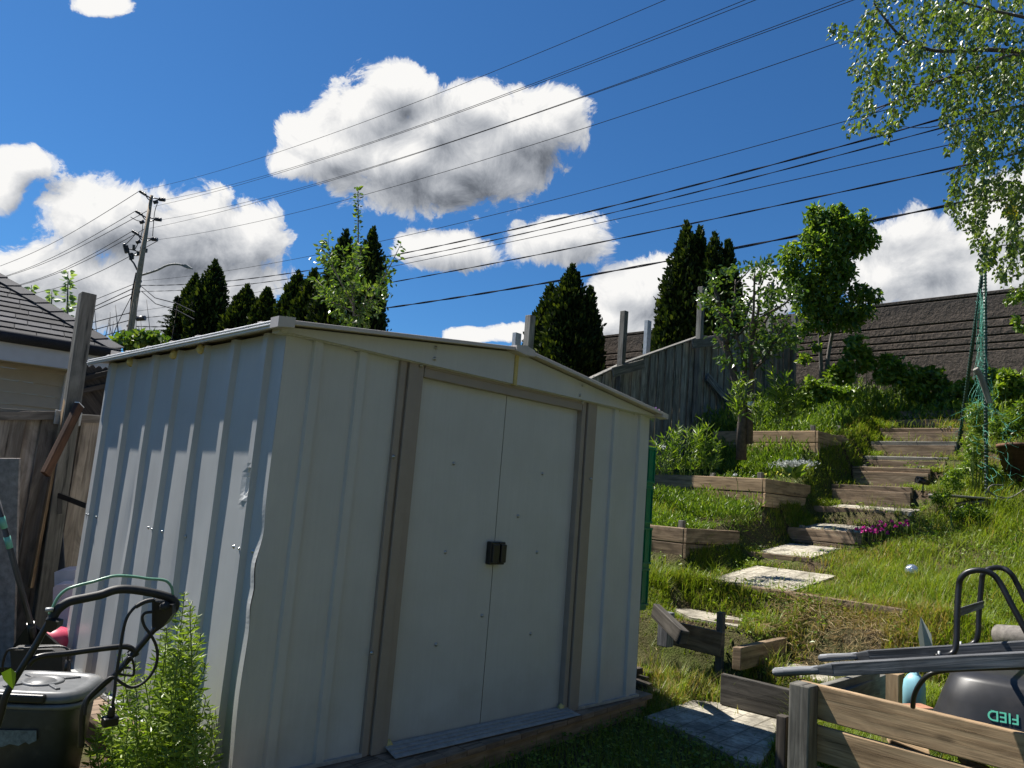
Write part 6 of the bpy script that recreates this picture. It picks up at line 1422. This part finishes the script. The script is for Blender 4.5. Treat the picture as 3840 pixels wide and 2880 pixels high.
# wire handle and grass catcher behind the bin
gc = thing('grass_catcher', 'dark fabric grass catcher with a thin wire handle behind the storage bin', 'grass catcher', tuple(map(float, at(*c3(290, 830), D=4.1))))
m = MB(); Pq = [at(*c3(x, y), D=4.1) for x, y in ((75, 770), (385, 765), (470, 800), (470, 1000), (90, 1000))]; m.prism(Pq, tuple(_F*.08)); m.build('bag', M['black_rubber'], gc, bevel=.02)
m = MB(); m.tube(spline([at(*c3(x, y), D=3.95) for x, y in ((15, 930), (22, 870), (40, 805), (75, 765), (200, 756), (385, 745), (470, 745), (510, 765), (520, 800), (506, 870), (500, 930))], 5), .006, 8); m.build('wire_handle', M['black'], gc)
m = MB(); q = at(*c3(505, 890), D=3.95); m.tube([q+np.array((0, 0, .03)), q+np.array((0, 0, -.05))], .013, 8); m.build('handle_clip', M['black'], gc)
# shovel
sv = thing('snow_shovel', 'shovel with a long grey shaft banded in teal tape leaning at the left edge', 'shovel', tuple(map(float, at(*c3(255, 760), D=4.5))))
a_, b_ = at(*c2(-40, 900), D=4.3), at(*c3(240, 600), D=4.45); m = MB(); m.tube([a_, b_], .016, 10); sh_o = m.build('shaft', M['handle_grey'], sv)
for x, y in ((20, 1130), (55, 1285)):
    k = (y-900)/(c3(240, 600)[1]*1.736-1400)*.4973
    r = at(*c2(x, y), D=4.3+.15*k); d_ = (b_-a_)/np.linalg.norm(b_-a_); tpar = np.dot(r-a_, d_); m = MB(); m.tube([a_+d_*(tpar-.035), a_+d_*(tpar+.035)], .0175, 12); m.build('tape_band', M['teal_tape'], sh_o)
m = MB(); m.tube([b_-(b_-a_)/np.linalg.norm(b_-a_)*.03, at(*c3(262, 740), D=4.5)], [.021, .024], 10); m.build('socket', M['black'], sv)
m = MB(); Pq = [at(*c3(x, y), D=4.5) for x, y in ((165, 640), (205, 590), (250, 585), (330, 640), (480, 770), (480, 860), (100, 860), (100, 740))]; m.prism(Pq, tuple(_F*.02)); m.build('blade', M['black'], sv, bevel=.004)
bm = bmesh.new(); bmesh.ops.create_uvsphere(bm, u_segments=24, v_segments=16, radius=1.0); q = at(*c3(425, 690), D=4.62)
for v in bm.verts: v.co = Vector((v.co.x*.10, v.co.y*.10, v.co.z*.075 if v.co.z > 0 else v.co.z*.10))+Vector(map(float, q))
me = bpy.data.meshes.new('pink_scoop'); bm.to_mesh(me); bm.free()
for p_ in me.polygons: p_.use_smooth = True
o = link('plastic_scoop', me, M['pink'], None); tag(o, 'pink red plastic scoop behind the black shovel blade', 'scoop')
# boards and scraps against the fence
m = MB(); Pq = [at(*f(x, y), D=4.9) for f, x, y in ((c2, -260, 640), (c2, 143, 642), (c2, 132, 1000), (c2, 120, 1420), (c3, 108, 620), (c3, 98, 900), (c3, -260, 900))]; m.prism(Pq, tuple(_F*.02)); o = m.build('cement_board', M['cement'], None, bevel=.003); tag(o, 'stained grey cement board leaning on the fence at the left edge', 'board')
m = MB(); Pq = [at(*f(x, y), D=5.35) for f, x, y in ((c2, 395, 845), (c2, 425, 845), (c2, 470, 1170), (c2, 487, 1490), (c2, 412, 1500), (c2, 398, 1150))]; m.prism(Pq, tuple(_F*.01)); o = m.build('sheet_offcut', M['dark_blue'], None, bevel=.002); tag(o, 'tall dark blue-grey tapered offcut leaning on the fence', 'panel')
t = thing('steel_bracket', 'black steel shelf bracket sticking out beside the shed back edge', 'bracket', tuple(map(float, at(*c2(450, 930), D=5.3))))
m = MB(); m.beam(at(*c2(440, 920), D=5.3), at(*c2(650, 1000), D=5.15), .012, .035); m.build('arm', M['black'], t, bevel=.002); m = MB(); m.beam(at(*c2(452, 905), D=5.31), at(*c2(452, 1060), D=5.31), .03, .008, (0, 1, 0)); m.build('back_plate', M['black'], t, bevel=.001)
m = MB(); m.tube([at(*c2(405, 1180), D=5.4), at(*c2(368, 1355), D=5.35)], [.014, .008], 8); o = m.build('steel_peg', M['black'], None); tag(o, 'thin black peg hanging in the gap beside the dark offcut', 'peg')
m = MB(); Pq = [at(*f(x, y), D=5.0) for f, x, y in ((c2, 410, 1500), (c2, 445, 1490), (c2, 566, 1484), (c2, 575, 1620), (c2, 410, 1620))]; m.prism(Pq, tuple(_F*.12)); o = m.build('cardboard_box', M['lilac'], None, bevel=.004); tag(o, 'pale carton standing between the fence and the shed side', 'box')
m = MB(); Pq = [at(*c3(x, y), D=4.85) for x, y in ((400, 300), (420, 280), (560, 270), (540, 640), (430, 700), (395, 620))]; m.prism(Pq, tuple(_F*.10)); o = m.build('plastic_tub', M['lilac'], None, bevel=.02, seg=4); tag(o, 'lilac grey plastic tub in front of the pale carton', 'tub')
a_, b_ = at(*c2(598, 240), D=5.45), at(*c2(340, 765), D=5.15); m = MB(); m.beam(a_, b_, .035, .072, (0, 0, 1), jit=.002); t = m.build('brown_board', M['wood_brown'], None, bevel=.004); tag(t, 'short dark brown board nailed slanting across the split fence post', 'board')
m = MB(); d_ = (a_-b_)/np.linalg.norm(a_-b_); m.beam(a_, a_+d_*.006, .034, .070); m.build('sawn_end', M['white_fluff'], t)

# ------------------------------------------------------------------ utility pole and lines
XP = 13.6
pb, pt = at(*c1(962, 1370), X=XP), at(*c1(1153, 262), X=XP); PYp = float((pb[1]+pt[1])/2); Dp = float(np.dot(pt-CAM, _F))
up = thing('utility_pole', 'tall wooden utility pole with insulators and a street lamp arm beyond the cedars', 'utility pole', (XP, PYp, 2.0))
pxm = lambda n: n*.2865/1640*Dp
m = MB(); m.tube([(XP, PYp, 1.5), (XP, PYp, float(pb[2])), (XP, PYp, float(at(*c1(1030, 850), X=XP)[2])), (XP, PYp, float(pt[2]))], [pxm(27), pxm(24), pxm(20), pxm(12)], 14); m.build('pole', M['pole_wood'], up)
def ptube(name, pts, r, mat, rib=False, par=None):
    Pq = [at(*c1(x, y), D=Dp) for x, y in pts]; m = MB(); r *= .72
    if rib:
        A_, B_ = Pq[0], Pq[-1]; n = 7
        for k in range(n): m.tube([A_+(B_-A_)*k/n, A_+(B_-A_)*(k+.55)/n], r, 8)
        m.tube([A_, B_], r*.45, 6)
    else: m.tube(spline(Pq, 3) if len(Pq) > 2 else Pq, r, 6)
    return m.build(name, mat, par or up)
for (sx, sy) in ((0, 0), (-28, 150), (-56, 300)):
    ptube('bracket', [(1145+sx, 292+sy), (1115+sx, 275+sy), (1095+sx, 262+sy)], .06, M['insulator']); ptube('bracket', [(1143+sx, 305+sy), (1118+sx, 295+sy), (1097+sx, 264+sy)], .05, M['insulator'])
    ptube('insulator', [(1098+sx, 262+sy), (1052+sx, 234+sy)], .13, M['insulator'], True)
    ptube('bracket', [(1155+sx, 285+sy), (1180+sx, 290+sy), (1200+sx, 296+sy)], .06, M['insulator']); ptube('bracket', [(1155+sx, 310+sy), (1180+sx, 308+sy), (1200+sx, 298+sy)], .05, M['insulator'])
    ptube('insulator', [(1202+sx, 296+sy), (1246+sx, 301+sy)], .17, M['insulator'], True)
    ptube('surge_arrester', [(1160+sx-(0 if sy == 0 else 75), 322+sy), (1190+sx-(0 if sy == 0 else 75), 312+sy)], .16, M['insulator'], True)
ptube('cutout_arm', [(1035, 830), (1010, 780), (985, 745), (958, 660), (935, 632)], .08, M['insulator'])
for pts in ([(935, 638), (952, 705)], [(955, 645), (968, 700)], [(1010, 640), (1008, 680)], [(995, 700), (993, 720)], [(1000, 715), (1000, 750)], [(1042, 690), (1042, 720)], [(1068, 655), (1068, 700)], [(1104, 668), (1100, 700)], [(985, 720), (985, 755)]): ptube('fuse_cutout', pts, .13, M['insulator'], True)
ptube('cutout_arm', [(960, 665), (1010, 680), (1075, 700)], .06, M['insulator']); ptube('cutout_arm', [(965, 700), (1030, 720), (1075, 700)], .06, M['insulator'])
ptube('jumper_wire', [(985, 430), (1030, 455), (1078, 465)], .03, M['wire']); ptube('jumper_wire', [(1020, 560), (985, 600), (945, 640)], .03, M['wire']); ptube('jumper_wire', [(1190, 320), (1165, 400), (1150, 590)], .03, M['wire']); ptube('jumper_wire', [(1078, 470), (1072, 540), (1045, 620), (1015, 680)], .03, M['wire'])
ptube('conduit', [(1030, 850), (1000, 1000), (985, 1150), (965, 1365)], .09, M['wire']); ptube('guy_wire', [(1000, 1010), (880, 1250), (830, 1400)], .03, M['wire'])
for y in (912, 950, 990, 1155, 1250): x = 1153-191*(y-262)/1108; ptube('clamp', [(x-24, y), (x+26, y+3)], .12, M['insulator'])
la_o = ptube('lamp_arm', [(1065, 868), (1120, 852), (1190, 828), (1250, 798), (1300, 786), (1345, 786), (1376, 794)], .09, M['lamp_grey'])
m = MB(); Pq = [at(*c1(x, y), D=Dp) for x, y in ((1372, 790), (1400, 786), (1440, 812), (1438, 820), (1395, 812), (1374, 802))]; m.prism(Pq, tuple(_F*.35)); m.build('lamp_head', M['lamp_grey'], la_o, bevel=.03)
ptube('splice_box', [(1030, 1197), (1096, 1192)], .22, M['insulator'])

WIRES = [  # right hand spans: photo points (2212 raster), radius, twist, label
    (c1(1085, 225), [(583, 333), (1050, 165), (1430, 0)], .009, 0, 'topmost power line, rising alone to the top edge'),
    (c1(1250, 300), [(518, 395), (1382, 88), (1616, 0)], .009, 0, 'upper wire of the second pair of power lines'),
    (c1(1160, 350), [(518, 399), (1382, 98), (1630, 0)], .009, 0, 'lower wire of the second pair of power lines'),
    (c1(1222, 450), [(518, 440), (1382, 164.5), (1578, 92), (1825, 0)], .009, 0, 'upper wire of the third pair of power lines'),
    (c1(1130, 515), [(518, 446), (1382, 170), (1578, 96), (1838, 0)], .009, 0, 'lower wire of the third pair of power lines'),
    (c1(1195, 600), [(518, 486), (1382, 240), (1578, 173), (1865, 70)], .009, 0, 'single power line below the two pairs, crossing the big cloud base'),
    (c1(1080, 910), [(518, 580), (1382, 385), (1578, 331), (1865, 249)], .009, 0, 'thin line passing just above the two small clouds'),
    (c1(1060, 945), [(518, 603), (1382, 433), (1578, 381), (2037, 252)], .020, 1, 'thick twisted cable crossing the small clouds'),
    (c1(1060, 990), [(518, 614), (1382, 450), (1578, 398), (2028, 272)], .015, 1, 'thinner twisted cable right under the thick twisted one'),
    (c1(1030, 1140), [(576, 625), (815, 582), (1382, 467), (1578, 423), (2048, 306)], .010, 0, 'thin line under the two twisted cables'),
    (c1(1020, 1195), [(576, 651), (839, 612), (1382, 510), (1578, 470), (2057, 355)], .017, 1, 'dark cable second from the lowest'),
    (c1(1030, 1255), [(845, 663), (1050, 633.6), (1382, 576), (1578, 536.6), (2037, 446)], .026, 1, 'lowest and thickest black cable, meeting the leafy tree top'),
]
for (a0, pts, r, tw_, lab) in WIRES:
    A_ = at(*a0, X=XP); Q = [at(*p, X=XP) for p in pts]; ys = np.array([A_[1]]+[q[1] for q in Q]); zs = np.array([A_[2]]+[q[2] for q in Q])
    y_ = (ys-ys[0]); wts = np.ones(len(ys)); wts[0] = 8; co = np.polyfit(y_, zs, 2, w=wts); ye = min(ys)-14
    yy = ys[0]+(ye-ys[0])*(np.linspace(0, 1, 90)**.8); zz = np.polyval(co, yy-ys[0])
    m = MB()
    if tw_:
        n = 700; yy = ys[0]+(ye-ys[0])*np.linspace(0, 1, n); zz = np.polyval(co, yy-ys[0])
        for ph_ in (0, math.pi): m.tube([(XP+r*.6*math.cos(y*2.2+ph_), y, z+r*.6*math.sin(y*2.2+ph_)) for y, z in zip(yy, zz)], r*.62, 4, cap=False)
    else: m.tube([(XP, y, z) for y, z in zip(yy, zz)], r, 5, cap=False)
    o = m.build('power_line', M['wire'], None); tag(o, lab, 'power line', 'power lines crossing the sky')
LEFT = [(c1(1050, 235), c1(0, 800), 'topmost line falling from the pole to the left edge'), (c1(1030, 380), c1(0, 889), 'second line left of the pole'), (c1(1120, 378), c1(0, 893), 'third line left of the pole, passing behind it'),
    (c1(1000, 535), c1(105, 952), 'fourth line left of the pole'), (c1(1100, 515), c1(105, 958), 'fifth line left of the pole'), (c1(1185, 612), c1(260, 1005), 'sixth line left of the pole, near the tall pale shoot'),
    (c1(1010, 935), c1(540, 1125), 'thin line running left between pole and fence post'), (c1(1005, 968), c1(720, 1102), 'upper twisted line between pole and fence post'), (c1(1005, 1005), c1(715, 1130), 'lower twisted line between pole and fence post'),
    (c1(970, 1155), c1(700, 1225), 'line left of the pole above the bottom two'), (c1(970, 1210), c1(690, 1285), 'second lowest line left of the pole'), (c1(940, 1280), c1(760, 1332), 'lowest thick line left of the pole')]
for i, (a0, b0_, lab) in enumerate(LEFT):
    A_, B_ = at(*a0, X=XP), at(*b0_, X=XP); d_ = B_-A_; m = MB(); k = 1.0 if i < 3 else 1.5
    m.tube([A_+d_*u+np.array((0, 0, -.5*math.sin(math.pi*min(u, 1)) if i < 6 else 0)) for u in np.linspace(0, k, 14)], .02 if i < 7 else .028, 5, cap=False); o = m.build('power_line', M['wire'], None); tag(o, lab, 'power line', 'power lines left of the pole')
for (a0, b0_, lab) in ((c1(1062, 950), c1(1335, 1082), 'upper service wire dropping from the pole to the spruce'), (c1(1068, 990), c1(1335, 1132), 'lower service wire dropping from the pole to the spruce')):
    A_, B_ = at(*a0, D=Dp), at(*b0_, D=Dp-14); m = MB(); m.tube([A_, (A_+B_)/2+np.array((0, 0, -.25)), B_, B_+(B_-A_)*.3], .022, 5, cap=False); o = m.build('service_wire', M['wire'], None); tag(o, lab, 'power line', 'service wires at the pole')

barrier_done = True
# ------------------------------------------------------------------ unseen house added behind the viewpoint to shade and fill the shed front
M['stucco'] = plain('stucco', (.17, .19, .175), .9)
hh = thing('added_fill_house', 'grey stucco house on the near side of the yard, behind the viewpoint', 'house', (0, -9, -.2))
m = MB(); m.box((-9, -12, -.3), (8, -8.6, 5.4)); m.build('wall', M['stucco'], hh)
m = MB(); m.prism([(-9.4, -8.1, 5.35), (8.4, -8.1, 5.35), (8.4, -10.6, 7.2), (-9.4, -10.6, 7.2)], (0, 0, .15)); m.prism([(-9.4, -13, 5.35), (8.4, -13, 5.35), (8.4, -10.6, 7.2), (-9.4, -10.6, 7.2)], (0, 0, .15)); m.build('roof', M['shingles'], hh)
for x in (-6.5, -2.5, 2.5, 5.5):
    for z in (.8, 3.3):
        w = MB(); w.box((x-.65, -8.6, z-.05), (x+.65, -8.56, z+1.35)); wo_ = w.build('window', M['white_trim'], hh, bevel=.005); g_ = MB(); g_.box((x-.58, -8.56, z+.02), (x+.58, -8.552, z+1.28)); g_.build('pane', M['black'], wo_)
